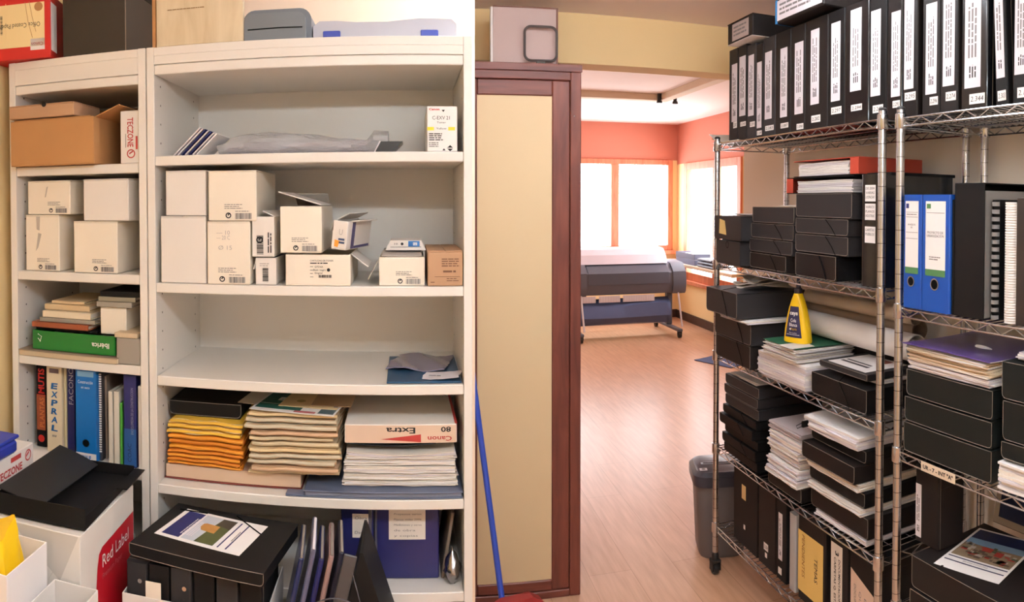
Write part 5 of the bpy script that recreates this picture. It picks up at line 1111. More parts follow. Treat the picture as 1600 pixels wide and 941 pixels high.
rowsB = [(1410.5, 1434, 1413.5, 1428, -6, 139, (1414, 1431, 144, 157), '2.295', BR, 'archive box tagged 2.295, first over the right edge rack'),
    (1441, 1469, 1447, 1464, 5, 147, (1453, 1467, 151, 164), '2.296', BR, 'archive box tagged 2.296 right of the grey inner gap'),
    (1469.5, 1497.5, 1474, 1492, -12, 134, (1478, 1496, 143, 157), '2.274', BR, 'archive box tagged 2.274 on the right edge rack top'),
    (1502, 1543, 1508, 1533, -20, 137, (1515, 1539, 146, 162), '2.344', BLACKG, 'glossy archive box tagged 2.344 with wide lilac label'),
    (1557, 1577, 1560, 1573, -24, 122, (1560, 1573, 142, 158), '2.303', BLACKC, 'tilted archive box tagged 2.303 near the right picture edge'),
    (1583, 1619, 1585, 1606, -24, 116, (1590, 1612, 136, 152), '2.101', BLACKC, 'last archive box on the rack top, cut by the picture edge')]
for i, r in enumerate(rows): arch(r[9], *r[:8], A1 + (.0105 if i < 2 else 0), .385 - .012 * (i in (3,)), .27, r[8], .034, 0, seed=60 + i)
for i, r in enumerate(rowsB): arch(r[9], *r[:8], B1 + .0006, .385, .27, r[8], .034, -.055 if i == 4 else 0, seed=80 + i)
ztop = A1 + .385 + .0145
def lying(lab, pl, pr, pt, pb, h, d, labpx, z, rot, tint=None):
    X = RX0 - .012; y0, y1 = atx(pl, pt + 8, X).y, atx(pr, pb, X).y; w = y0 - y1
    t = thing('archive_box', lab, 'box file', T(X, (y0 + y1) / 2, z, -PI / 2 + rot), 'archive boxes lying on the upright ones')
    b = MB(); b.box(-w / 2, w / 2, 0, d, 0, h, bev=.004); b.build('body', BR, t); b = MB(); b.box(-w / 2 - .001, w / 2 + .001, -.001, d * .4, h - .002, h + .001, bev=.0005); b.build('lid', BLACKC, t)
    b = MB(); b.quad((-w / 2 + w * labpx[0], -.0004, h * .1), UX, UZ, w * (labpx[1] - labpx[0]), h * .8, 0, .0006); b.words((-w / 2 + w * (labpx[0] + .06), -.001, h * .75), UX, UZ, w * (labpx[1] - labpx[0]) * .8, h * .18, 3, 1, .0006); b.build('spine_label', [tint or PAPERL, INKG], t)
    return t, w
t, w = lying('archive box lying across the doorway end of the upright row', 1137, 1176, 50, 62, .085, .26, (.2, .85), ztop, 0, mat('grey_mauve_label', (170, 156, 152), .7))
b = MB(); b.box(-w / 2, w / 2, -.0022, .1, -.0008, .0004, bev=0); b.build('white_edge', PAPER, t)
t, w = lying('archive box lying white label outward over the row middle', 1212, 1287, 32, 20, .09, .26, (.03, .97), ztop + .001, 0)
b = MB(); b.box(-w / 2 - .002, -w / 2 + .012, -.0018, .10, .0, .086, bev=.001); b.build('blue_corner', mat('blue_corner_tape', (40, 120, 180), .5), t)
y = atx(1128, 214, RX0).y
b = MB(); q = random.Random(3)
for i in range(3): b.slab(.27, .24, .003 * i, .002, lambda x, yy: (.012 + .02 * i) * max(0, -x - .1) ** 1.6 + .0006 * math.sin(4 * x + i), 8, 6, i % 2, .004, 10 + i, q.uniform(-.12, .12), q.uniform(-.01, .01), .11)
lo = min(v[2] for v in b.v); b.v = [(x, yy, z - lo) for x, yy, z in b.v]
single('paper_stack', b, [PAPER2, MANILA], 'curled papers at the doorway end of the rack top', 'papers', T(RX0 + .03, 2.78, A1 + .0018, -PI / 2))
# ================================================================ first rack, second shelf
def fb(lab, pl, pr, pt, pb, z, inset, h=None, d=.29, m=None, band=True, rz=0, **k):
    M, w, hh = rk(pl, pr, pt, pb, z, inset); h = h or hh
    if rz: M = M @ Matrix.Rotation(rz, 4, 'Z')
    return flat_box(lab, M, w, d, h, m or BLACKC, band=band, **k)
zz = A2 + .003
t = fb('grey black box with thumb notch at the doorway end of the second shelf', 1119, 1156, 371, 412, zz, -.034, .098, m=GREYC, band=False, edge=False)
b = MB(); b.disc((0, -.0006, .082), UX, UZ, .014, 0, .0012, 18, .011); b.build('thumb_notch', BAND, t)
t = fb('grey black box with yellow sticky note on the notched box', 1116, 1158, 333, 372, zz + .1015, -.038, .098, m=GREYC, band=False, edge=False)
b = MB(); b.add([(-.075, -.001, .025), (-.005, -.001, .02), (-.02, -.001, .078), (-.07, -.001, .086)], [(0, 1, 2, 3)]); b.build('sticky_note', mat('sticky_yellow', (226, 200, 130), .7), t)
bundle('thin papers on the box with the yellow sticky note', T(RX0 + .04, atx(1147, 331, RX0).y, zz + .2022, -PI / 2), .2, .2, .006, 3, rot=.06, seed=31)
hs = [.06, .052, .058, .062]; z = zz
for i, (pl, pr, pt, pb, ins, lab) in enumerate(((1172, 1228, 398, 424, -.004, 'lowest black box of the middle stack, second shelf of the doorway rack'), (1171.5, 1238, 375, 397, .004, 'second box of the middle stack over the lowest one'), (1174, 1240, 351, 376, .006, 'third box of the middle stack with slack elastic'), (1176, 1241, 327, 351, .004, 'top box of the middle stack beside the sticky-note box'))):
    fb(lab, pl, pr, pt, pb, z, ins, hs[i], m=GREYC if i != 0 else BROWNBLK, band=.1 if i < 3 else False); z += hs[i] + .0022
bundle('thin beige sheets on the middle stack of the second shelf', T(RX0 + .03, atx(1222, 325, RX0).y, z + .0004, -PI / 2), .16, .2, .005, 3, mats=[MANILA, PAPER2], rot=.08, seed=33)
hs = [.082, .062, .054, .082]; z = zz
for i, (pl, pr, pt, pb, ins, lab) in enumerate(((1243, 1306, 398, 440, -.01, 'glossy lowest box of the tall stack below the red binders'), (1243, 1325, 372, 403, .002, 'second box up in the stack below the red binders'), (1243.5, 1325, 347, 372, .002, 'third box up in the stack below the red binders'), (1244, 1331, 308, 347, .004, 'top box of the stack, directly under the red binders'))):
    fb(lab, pl, pr, pt, pb, z, ins, hs[i], m=BLACKG if i == 0 else GREYC, band=False if i == 3 else .12); z += hs[i] + .0022
REDB = mat('red_binder_cover', (172, 62, 44), .45)
def openbinder(lab, z, pl, pr, flip):
    X = RX0 + .03; y0, y1 = atx(pl, 290, X).y, atx(pr, 290, X).y; w = y0 - y1; t = thing('lever_arch_binder', lab, 'binder', T(X, (y0 + y1) / 2, z, -PI / 2), 'red binders lying on the tall stack'); h = .058
    b = MB(); b.box(-w / 2, w / 2, 0, .27, 0, .003, bev=.001); b.build('cover', BLACKC, t); b = MB(); b.box(-w / 2, w / 2, 0, .27, h - .003, h, bev=.001); b.build('cover', REDB if flip else BLACKC, t)
    s = 1 if flip else -1; xs = sorted((s * w / 2, s * (w / 2 - .003))); b = MB(); b.box(xs[0], xs[1], 0, .27, .0032, h - .0032, bev=.001); b.box(*(sorted((s * (w / 2 - .003), s * (w / 2 - .045)))), .0, .002, .0032, h - .0032, bev=0); b.build('spine', REDB, t)
    b = MB(); q = random.Random(6 + flip); z2 = .0036
    while z2 < h - .012:
        k = q.uniform(.003, .006); cx = -s * .02 + q.uniform(-.006, .006); b.slab(w - .085, .24, z2, k * .85, lambda x, y: .0008 * math.sin(3 * x), 8, 4, q.choice((0, 0, 1)), .002, q.randrange(99), 0, cx, .13); z2 += k
    b.build('papers', [PAPER, PAPERL], t)
openbinder('lower red and black binder with papers on the tall stack', z + .0004, 1229, 1334, False); openbinder('upper red binder with papers topping the tall stack', z + .0592, 1240, 1341, True)
# round-spined black binder with three notes
M, w, h = rk(1342, 1379, 240, 442, A2 + .003, .012); h = .345
t = thing('binder', 'large black binder with three handwritten notes behind the steel post', 'binder', M)
b = MB(); b.prism(spine_poly(w, .29, .022, 6), 'z', 0, h); b.build('body', BLACKG, t, True); b = MB(); b.box(-w / 2 - .003, w / 2 + .003, .03, .30, h - .004, h + .006, bev=.002); b.build('cover', BLACKC, t)
b = MB()
for z0, s in ((.262, ['DE 2004', 'VARIAS', 'LICENCIAS']), (.205, ['VARIOS', 'PLANOS', 'INDUSTRIAS']), (.135, ['CARPETAS', 'PUEBLOS'])):
    b.quad((-.026, -.0008, z0), UX, UZ, .052, .05, 0, .0007)
    for i, l in enumerate(s): b.text(l, (-.023, -.0012, z0 + .036 - i * .0135), UX, UZ, .008, 1, .044, 'L', .0008, .15)
b.build('handwritten_note', [PAPER, INK], t)
# ================================================================ first rack, third shelf
zz = A3 + .003
hs = [.092, .088]; z = zz
for i, (pl, pr, pt, pb, ins, lab) in enumerate(((1119, 1172, 548, 580, -.03, 'lower box of the pair at the doorway end, third shelf'), (1117.5, 1173, 513, 548, -.03, 'upper box of the pair at the doorway end, third shelf'))):
    fb(lab, pl, pr, pt, pb, z, ins, hs[i], m=GREYC if i else BROWNBLK, band=.15); z += hs[i] + .0022
bundle('white sheets between the boxes at the doorway end, third shelf', T(RX0 - .06, atx(1146, 505, RX0 - .06).y, z + .0004, -PI / 2), .24, .3, .012, 4, rot=.03, seed=35); z += .0165
X = RX0 - .086; y0, y1 = atx(1104, 490, X).y, atx(1151, 490, X).y
flat_box('grey black box jutting out beyond the post, crumpled papers on top', T(X, (y0 + y1) / 2, z, -PI / 2), y0 - y1, .31, .10, GREYC, band=.05); z += .1022
b = MB(); q = random.Random(21)
for i in range(4): b.slab(.17 - .01 * i, .21 - .02 * i, .008 * i, .0016, lambda x, y: .008 * math.sin(2.5 * x + 1.8 * y + i * 1.7) + .012 * (x * x) * (.5 if i > 1 else .1), 12, 10, i % 2, .008, 40 + i, q.uniform(-.3, .3), q.uniform(-.012, .012), .13)
lo = min(v[2] for v in b.v); b.v = [(x, y, zz_ - lo) for x, y, zz_ in b.v]
single('paper_stack', b, [PAPER2, mat('tracing_paper', (190, 178, 164), .5)], 'crumpled papers heaped on the box jutting beyond the post', 'papers', T(RX0 - .03, (y0 + y1) / 2 - .01, z + .0014, -PI / 2), None, True)
# large white sheets, printed papers with green cover, glue bottle
X = RX0 - .006; y0, y1 = atx(1184, 585, X).y, atx(1258, 600, X).y; yc = (y0 + y1) / 2
bundle('thick stack of large white sheets under the green-covered papers', T(X, yc, zz, -PI / 2), y0 - y1, .235, .085, 11, None, [PAPERL, PAPER], .01, 0, 41, jit=.002)
X = RX0 - .02; y0, y1 = atx(1184, 565, X).y, atx(1249, 568, X).y; yg = (y0 + y1) / 2 - .01; w = .235
zg = zz + .0895
for i, lab in enumerate(('lowest printed paper set under the yellow glue bottle', 'second printed paper set under the yellow glue bottle', 'third printed paper set under the yellow glue bottle')):
    bundle(lab, T(X + R.uniform(-.005, .005), yg + R.uniform(-.006, .006), zg, -PI / 2), w, .25, .013, 5, 'printed paper sets under the glue bottle', [PAPER, PAPERL, PAPER2], .04, 0, 50 + i, jit=.006); zg += .0165
b = MB(); b.slab(w, .25, 0, .0014, lambda x, y: .0006 * math.sin(2 * x), 6, 6, 0, .001, 3); b.add([(.02, -.14, .0028), (.11, -.14, .0028), (.11, -.04, .0028), (.02, -.03, .0028)], [(0, 1, 2, 3)], 1); lo = min(v[2] for v in b.v); b.v = [(x, y, q2 - lo) for x, y, q2 in b.v]
single('card_sheet', b, [mat('green_card_cover', (34, 92, 66), .6), PAPER2], 'green card cover lying under the yellow glue bottle', 'card', T(X + .125, yg, zg + .001, -PI / 2)); zg += .0042
c = atx(1245, 532, RX0 + .05)
t = thing('glue_bottle', 'yellow white-glue bottle with black nozzle standing on green card', 'bottle', T(RX0 + .055, c.y, zg + .0006, -PI / 2 + .35))
b = MB(); P = []
for s, z in ((1, 0), (1.03, .006), (1, .02), (.94, .05), (.80, .095), (.62, .135), (.42, .168), (.27, .186), (.22, .192)):
    P.append(([(.056 * s * math.copysign(abs(math.cos(a)) ** .75, math.cos(a)), (.030 * (.45 + .55 * s)) * math.copysign(abs(math.sin(a)) ** .75, math.sin(a))) for a in [2 * PI * k / 28 for k in range(28)]], z))
P = [(a, z * .93) for a, z in P]; loft(b, P); b.build('body', YELLOW, t, True)
b = MB(); b.lathe([(.0125, .178), (.015, .1795), (.015, .1955), (.010, .1985), (.007, .216), (.0055, .2375), (.003, .2395)], 16); b.build('nozzle', mat('navy_black_cap', (34, 30, 44), .4), t, True)
b = MB()
def onb(x, z):                       # a point on the front of the bottle
    ss = [(p[1], max(q[0] for q in p[0]), max(q[1] for q in p[0])) for p in P]
    for a, c2 in zip(ss, ss[1:]):
        if a[0] <= z <= c2[0]:
            f = (z - a[0]) / (c2[0] - a[0]); rx = a[1] + (c2[1] - a[1]) * f; ry = a[2] + (c2[2] - a[2]) * f; break
    u = min(.98, abs(x) / rx); ca = u ** (1 / .75); return (x, -ry * (max(0, 1 - ca * ca) ** .5) ** .75 - .0006, z)
vs = []; fs = []
for j in range(13):
    z = .020 + .112 * j / 12; hwid = .038 - .019 * (j / 12)
    for i in range(9): vs.append(onb(-hwid + 2 * hwid * i / 8, z))
for j in range(12):
    for i in range(8): fs.append((j * 9 + i, j * 9 + i + 1, j * 9 + i + 10, j * 9 + i + 9))
b.add(vs, fs, 0)
nb = MB(); nb.text('ceys', (0, 0, .102), UX, UZ, .014, 1, .036, 'C', .0, bold=.03); nb.text('Cola', (0, 0, .076), UX, UZ, .012, 1, .026, 'C', 0, bold=.02); nb.text('Blanca', (0, 0, .060), UX, UZ, .012, 1, .036, 'C', 0, bold=.02); nb.text('Rapida', (.004, 0, .047), UX, UZ, .008, 2, .026, 'C', 0); nb.disc((-.013, 0, .050), UX, UZ, .004, 1, 0); nb.text('Para madera', (0, 0, .034), UX, UZ, .0055, 1, .034, 'C', 0); nb.words((-.03, 0, .031), UX, UZ, .06, .004, 1, 1, 0, 0)
o = len(b.v); b.v += [(lambda p: (p[0], p[1] - .0007, p[2]))(onb(x, z)) for x, _, z in nb.v]; b.f += [tuple(o + k for k in f) for f in nb.f]; b.m += nb.m
b.build('front_label', [mat('navy_label', (38, 36, 72), .4), PAPER, mat('label_yellow', (224, 180, 40), .5)], t)
# black box with paper label, folder on it
M, w, h = rk(1268, 1354, 600, 648, zz, .004); zb = zz
t = flat_box('black project box at the near end of the third shelf', M, w, .235, .076, BLACKC, band=.05); zb += .0785
M, w, h = rk(1283, 1352, 575, 610, zb, .03); 
bundle('white papers sticking out above the near black project box', T(RX0 + .07, M.translation.y - .015, zb + .0004, -PI / 2), w + .0, .165, .012, 5, rot=.03, seed=57); zb += .0155
t = flat_box('thin black case with a striped title sheet under the paper rolls', T(RX0 + .03, M.translation.y + .0, zb + .0004, -PI / 2), w + .02, .20, .022, GREYC, band=False)
b = MB(); b.quad((-w * .42, .015, .0223), UX, UY, w * .84, .175, 0, .0006); b.quad((-w * .36, .055, .0226), UX, UY, w * .6, .014, 1, .0006); b.quad((-w * .36, .08, .0226), UX, UY, w * .55, .010, 1, .0006); b.quad((0, .14, .0226), UX, UY, w * .2, .035, 2, .0006); b.build('label_sheet', [PAPER, mat('charcoal_print', (60, 58, 62), .6), mat('brick_print', (150, 84, 66), .6)], t)
def roll(lab, p, q2, r, m, n=2, wall=.7, group='rolled drawings at the back of the third shelf'):
    t = thing('paper_roll', lab, 'paper roll', T(*((p + q2) / 2)), group); c = (p + q2) / 2; a, e = p - c, q2 - c; d = (e - a).normalized()
    b = MB(); b.tube([a, e], r, 24, 0, False); b.tube([e, a], r * .93, 24, 0, False)
    u = d.cross(UZ).normalized(); v = u.cross(d); k = 24
    for P0 in (a, e):
        ring = [tuple(P0 + u * (rr * math.cos(2 * PI * j / k)) + v * (rr * math.sin(2 * PI * j / k))) for rr in (r, r * .93) for j in range(k)]; b.add(ring, [(j, (j + 1) % k, k + (j + 1) % k, k + j) for j in range(k)])
    b.build('outer_sheet', m, t, True)
    b = MB(); b.tube([a + d * .004, e - d * .004], r * .6, 18, 0, False); b.build('inner_sheet', m, t, True); return t
zr = 1.141
roll('fat white paper roll lying along the third shelf', Vector((1.49, 2.37, zr + .028)), Vector((1.49, 1.70, zr + .028)), .044, PAPER)
roll('brownish grey paper roll behind the fat white roll', Vector((1.592, 2.55, zr + .06)), Vector((1.592, 1.80, zr + .06)), .036, mat('brown_grey_roll', (168, 148, 130), .7))
roll('thin beige paper roll on top of the fat white roll', Vector((1.54, 2.42, zr + .115)), Vector((1.54, 1.76, zr + .115)), .026, mat('beige_roll', (190, 172, 152), .7))
b = MB(); b.box(-.33, .33, 0, .1, 0, .105, bev=.003); t = thing('storage_box', 'plain dark box at the back of the third shelf supporting rolls', 'box', T(1.553, 2.09, A3 + .003, -PI / 2)); 
b = MB(); b.box(-.27, .27, 0, .095, 0, .152, bev=.003); b.build('body', BROWNBLK, t); b = MB(); b.box(-.272, .272, -.002, .097, .1522, .156, bev=.001); b.build('lid', BLACKC, t)
# ================================================================ first rack, fourth shelf
z = A4 + .003; hs = [.038, .04, .036, .04, .036, .042, .040, .042]
off = [0, -.004, .004, -.014, -.002, .006, .004, .006]; oy = [0, .010, 0, .018, .008, 0, .006, 0]
for i in range(8):
    y0, y1 = atx(1129, 660, RX0).y, atx(1181, 660, RX0).y
    flat_box('black project box, %s from the bottom of the doorway stack, fourth shelf' % ords[i], T(RX0 + .004 + off[i], (y0 + y1) / 2 - .006 + oy[i], z, -PI / 2, 0, 0), y0 - y1 - .004, .30, hs[i], GREYC if i > 4 else BLACKC, band=.1 if i in (1, 3, 4) else False, edge=i > 4); z += hs[i] + .0024
b = MB(); b.tube([(-.03, -.006, -.085), (-.03, -.006, -.0), (-.03, .02, .004)], .002, 6); b.tube([(.05, -.006, -.085), (.05, -.006, -.03), (-.028, -.006, -.012)], .002, 6)
bundle('beige paper sheets topping the doorway stack, fourth shelf', T(RX0 + .02, (y0 + y1) / 2, z + .0003, -PI / 2), .24, .27, .006, 3, mats=[mat('pinkish_paper', (220, 200, 186), .8), PAPER2], rot=.03, seed=61)
y0, y1 = atx(1199, 720, RX0).y, atx(1250, 740, RX0).y; yc = (y0 + y1) / 2
z = A4 + .003
flat_box('black project box under the white report pile, fourth shelf', T(RX0 + .005, yc, z, -PI / 2), y0 - y1, .29, .05, BROWNBLK, band=False); z += .0522
for i, hh in enumerate((.026, .03, .028, .026, .03, .026)):
    bundle('white report, %s from the bottom of the pile on the fourth shelf' % ords[i], T(RX0 + .0 + R.uniform(-.012, .008), yc + R.uniform(-.008, .008), z, -PI / 2), (y0 - y1) * .96, .30, hh, 6, 'white reports on the fourth shelf', [PAPERL, PAPER, PAPER2] if i < 5 else [mat('grey_mauve_paper', (186, 176, 178), .8)], .015, 0, 70 + i, jit=.003); z += hh + .0042
y0, y1 = atx(1263, 760, RX0).y, atx(1352, 790, RX0).y; yc = (y0 + y1) / 2; w = y0 - y1 - .004
z = A4 + .003
bundle('papers at the bottom of the near stack, fourth shelf', T(RX0 + .01, yc - .01, z, -PI / 2), w * .9, .3, .016, 4, rot=.02, seed=81); z += .0195
stack = (('b', .066, .012, 0, 'lowest black box of the near stack, fourth shelf'), ('p', .022, -.006, .01, 'white papers over the lowest black box of the near stack'), ('b', .046, .008, .008, 'middle black box between two paper layers of the near stack'), ('p', .024, -.004, .012, 'white papers just under the black box jutting forward'), ('b', .056, -.022, .018, 'black box jutting forward in the near stack, fourth shelf'), ('b', .04, .016, .012, 'black box under the clipped papers of the near stack'))
for k, hh, ox, oyy, lab in stack:
    if k == 'b': flat_box(lab, T(RX0 + ox, yc + oyy, z, -PI / 2), w - abs(oyy), .30, hh, BROWNBLK if hh > .05 else BLACKC, band=False); z += hh + .0024
    else: bundle(lab, T(RX0 + ox, yc + oyy, z, -PI / 2), w - .02, .31, hh, 6, 'paper layers of the near stack', None, .02, 0, int(hh * 9000), jit=.004); z += hh + .0042
yt = yc + .028
bundle('clipped white papers topping the near stack, fourth shelf', T(RX0 - .012, yt, z, -PI / 2), w * .98, .30, .040, 7, None, [PAPERL, PAPER], .04, 0, 93, jit=.004)
b = MB(); b.box(-.004, .004, -.012, .014, 0, .022, bev=.002); b.tube([(0, -.012, .004), (0, -.03, .0), (0, -.034, .010), (0, -.014, .016)], .0012, 5)
single('binder_clip', b, BAND, 'small black binder clip on the clipped white papers', 'clip', T(RX0 - .028, yt + w * .36, z + .008, -PI / 2))
# ================================================================ first rack, bottom shelf: upright archive boxes
z = A5 + .0035; gz = 'upright files on the bottom shelf'
def low(lab, pl, pr, py, m, h=.312, ins=.02, strip=None, note=None, seed=1, d=.27):
    X = RX0 + ins; y0, y1 = atx(pl, py, X).y, atx(pr, py, X).y; return archive_box(lab, T(X, (y0 + y1) / 2, z, -PI / 2), y0 - y1 - .002, d, h, m, gz, strip, note, seed=seed), y0 - y1 - .002
t, w = low('black archive box with square cream sticker, by the shredder', 1146, 1184, 790, BLACKC)
b = MB(); b.quad((-.03, -.0004, .19), UX, UZ, .036, .058, 0); b.quad((-.012, -.0004, .07), UX, UZ, .014, .018, 1); b.build('sticker', [mat('cream_sticker', (214, 186, 130), .7), PAPER], t)
t, w = low('brown black archive box with two small white tags low down', 1185, 1212, 820, BROWNBLK, note=(-.022, .012, .062, .09, '2.304'))
b = MB(); b.quad((-.012, -.0004, .035), UX, UZ, .016, .018, 0); b.build('small_tag', PAPER, t)
low('black archive box with a long plain white spine strip', 1212.8, 1229, 850, BLACKC, strip=(-.020, .008, .075, .25), note=(-.02, .004, .02, .045, ''))
low('slim grey white file between two black archive boxes', 1233, 1243, 850, mat('grey_white_card', (168, 168, 170), .5), h=.28, d=.2)
t, w = low('black archive box with yellow handwritten label on the bottom shelf', 1247, 1290, 870, BROWNBLK)
b = MB(); b.quad((-w / 2 + .001, -.0006, .03), UX, UZ, w * .92, .215, 0); b.text('TEMAS', (w * .12, -.001, .185), -UZ, UX, .020, 1, .085, 'L', shear=.1); b.text('PENDIENTES', (-w * .34, -.001, .235), -UZ, UX, .018, 2, .15, 'L', shear=.1); b.build('handwritten_label', [mat('yellow_paper', (222, 190, 110), .7), INK, mat('brown_ink', (150, 100, 50), .8)], t)
t, w = low('black archive box with a tall narrow label marked 3', 1297, 1326, 890, BLACKC)
b = MB(); b.quad((-w / 2 + .006, -.0006, .0), UX, UZ, w * .62, .285, 0); b.text('3', (-w * .2, -.001, .262), -UZ, UX, .02, 1, .014, 'L', bold=.03); b.text('DOCUMENTACION DE', (-w * .02, -.001, .24), -UZ, UX, .011, 1, .17, 'L', bold=.02); b.text('CARPETAS Q. ESTAN', (-w * .26, -.001, .24), -UZ, UX, .011, 1, .175, 'L', bold=.02); b.build('handwritten_label', [PAPER2, INK], t)
t, w = low('black archive box with broad pink white label next to the near post', 1327, 1368, 910, BLACKC)
b = MB(); b.add([(-w / 2 + .008, -.0008, 0), (w / 2 - .006, -.0008, 0), (w / 2 - .006, -.0008, .2), (-w / 2 + .008, -.0008, .245)], [(0, 1, 2, 3)], 0)
for i, s in enumerate(('DOCUMENTACION', 'QUE ESTAN', 'EN LONJA')): b.text(s, (-w * .3 + i * w * .2, -.0008, .20 - .012 * i), -UZ, UX, .011, 1, .15, 'L', .0008, .1)
b.build('handwritten_label', [mat('pinkish_label', (212, 186, 168), .7), INKG], t)
# ================================================================ right edge rack, second shelf
z = B2 + .0035
def blue_lab(x0, x1, big):
    def f(b):
        W = x1 - x0; b.quad((x0, -.0003, .115), UX, UZ, W, .185, 0); b.quad((x0, -.0003, .097), UX, UZ, W, .018, 2)
        b.quad((x0 + W * .06, -.0008, .28), UX, UZ, W * .2, .013, 2 if big else 4, .0008)
        for zz_ in ((.268,) if big else (.268, .255, .212, .195)): b.quad((x0 + W * .05, -.0008, zz_), UX, UZ, W * .9, .0012, 3, .0006)
        if big:
            b.text('PROYECTO DE', (x0 + W / 2, -.0008, .212), UX, UZ, .0065, 1, W * .8, 'C'); b.text('URBANIZACIÓN', (x0 + W / 2, -.0008, .203), UX, UZ, .0065, 1, W * .86, 'C'); b.words((x0 + W * .2, -.0008, .15), UX, UZ, W * .6, .006, 2, 3, seed=4)
        else: b.text('ANEJOS', (x0 + W / 2, -.0008, .232), UX, UZ, .005, 1, W * .6, 'C'); b.text('II', (x0 + W / 2, -.0008, .224), UX, UZ, .005, 1, W * .1, 'C'); b.words((x0 + W * .1, -.0008, .264), UX, UZ, W * .8, .005, 1, 3)
    return f
M, w, h = rk(1411.5, 1440, 255, 468, z, -.008)
lever_binder('narrow blue lever arch binder, left of the blue pair', M, w, .285, .318, BLUE, blue_lab(-w * .38, w * .34, False), 'blue lever arch binders', (-w * .05, .075, .015))
M, w, h = rk(1440.5, 1484, 255, 470, z, -.008)
lever_binder('wide blue lever arch binder titled PROYECTO DE URBANIZACIÓN', M, w, .285, .318, BLUE, blue_lab(-w * .36, w * .36, True), 'blue lever arch binders', (-.002, .075, .0165))
M, w, h = rk(1487, 1490.5, 280, 470, z, .0); book('thin black folder between blue binder and magazine file', M, w, .27, .305, BLACKC, BLACKC, True, name='folder', cat='folder')
M, w, h = rk(1491, 1538, 240, 480, z, -.004); h = .348
t = thing('magazine_file', 'tall black magazine file right of the blue binders', 'magazine file', M)
b = MB(); b.box(-w / 2, w / 2, 0, .003, 0, h, bev=.001); b.box(-w / 2, -w / 2 + .003, .003, .27, 0, h, bev=.001); b.box(-w / 2, w / 2, .003, .27, 0, .003, bev=.001); b.box(-w / 2, w / 2, .27, .273, 0, h, bev=.001); b.box(-w / 2, w / 2, .003, .27, h - .003, h, bev=.001); b.build('body', BLACKC, t)
b = MB(); b.box(w / 2 - .0030, w / 2 - .0005, .006, .268, .004, h - .02, bev=.0005); b.build('side_panel', mat('grey_board', (112, 108, 104), .6), t)
def comb(lab, pl, pr, m, cm, h, ins, n, dark):
    M, w, _ = rk(pl, pr, 300, 480, z, ins); t = thing('comb_bound_report', lab, 'report', M, 'comb bound reports right of the magazine file')
    b = MB(); b.box(-w / 2, -w / 2 + .0015, .008, .22, 0, h, bev=.0004); b.box(w / 2 - .0015, w / 2, .008, .22, 0, h, bev=.0004); b.build('cover', m, t)
    b = MB(); b.box(-w / 2 + .0018, w / 2 - .0018, .01, .215, .002, h - .003, bev=.0004); b.build('pages', BLACKC if dark else PAPER2, t)
    b = MB(); k = 10
    for i in range(n):
        z0 = h * (i + .15) / n; z1 = h * (i + .85) / n if not dark else h * (i + .7) / n
        pts = [(-w * .42 * math.cos(a), .009 - .012 * math.sin(a)) for a in [PI * j / k for j in range(k + 1)]]
        b.add([(x, y, zz_) for zz_ in (z0, z1) for x, y in pts], [(j, j + 1, k + 2 + j, k + 1 + j) for j in range(k)])
    b.build('comb_spine', cm, t, True)
comb('black report with grey plastic comb beside the magazine file', 1546, 1559, BLACKC, mat('grey_comb', (120, 118, 118), .4), .305, .012, 16, True)
comb('dark report with white comb binding near the right picture edge', 1566, 1586, mat('brown_black_cover', (40, 34, 32), .5), PAPER, .30, .0, 46, False)
M, w, h = rk(1588, 1612, 300, 490, z, .0); book('dark brown book at the right end of the comb bound reports', M, w, .24, .31, mat('dark_brown_cover', (44, 34, 28), .5), PAPER2, True)
# ================================================================ right edge rack, third shelf
z = B3 + .0035
X = RX0 + .004; y0, y1 = clampy(atx(1407, 640, X).y), atx(1551, 660, X).y; yc = (y0 + y1) / 2; w = y0 - y1 - .006
for i, (hh, ox, lab) in enumerate(((.085, .0, 'bottom black box of three above the shelf label UR - 7'), (.07, .002, 'middle black box of three above the shelf label UR - 7'), (.076, .006, 'top black box of three, under the purple folder'))):
    flat_box(lab, T(X + ox, yc, z, -PI / 2), w - .004 * i, .29, hh, mat('green_black_card', (20, 24, 23), .5, spec=.3), band=False); z += hh + .0024
for i, (hh, m, lab) in enumerate(((.022, [PAPER, PAPERL], 'loose white papers on the top black box of three'), (.020, [mat('cream_pages', (214, 194, 166), .8), PAPER2], 'cream report under the purple folder'), (.014, [MATS['cream_pages'], PAPER], 'second cream report directly below the purple folder'))):
    bundle(lab, T(X + .008 - .006 * i, yc + .002 * i, z, -PI / 2), w * (.94 - .01 * i), .28, hh, 5, None, m, .03, 0, 110 + i, jit=.005); z += hh + .0042
t = thing('plastic_folder', 'purple plastic folder on the cream reports with curved white piece', 'folder', T(X - .012, yc, z, -PI / 2))
b = MB(); b.slab(w * .995, .30, .0, .002, lambda x, y: .006 * (1 - x * x) * .3 + .004 * y * y, 10, 8); b.v = [(x, y + .15, q2 - min(v[2] for v in b.v)) for x, y, q2 in b.v]; b.build('cover', mat('purple_film', (84, 64, 132), .3, coat=.3), t)
b = MB(); b.slab(w * 1.0, .29, -.0018, .0014, lambda x, y: .006 * (1 - x * x) * .3 + .004 * y * y, 10, 8); b.v = [(x, y + .15, q2 + .001) for x, y, q2 in b.v]; b.v = [(x, y, max(q2, .0001)) for x, y, q2 in b.v]; b.build('white_sheet', PAPER, t)
b = MB(); P = [(.05 + .028 * math.cos(a), .11 - .016 * math.sin(a), .0095 + .006 * math.sin(a)) for a in [PI * k / 10 for k in range(11)]]; b.tube(P, .004, 6, radii=[.001 + .004 * math.sin(PI * k / 10) for k in range(11)]); b.build('white_curve', PAPER, t, True)  # tapered white arc lying on the cover
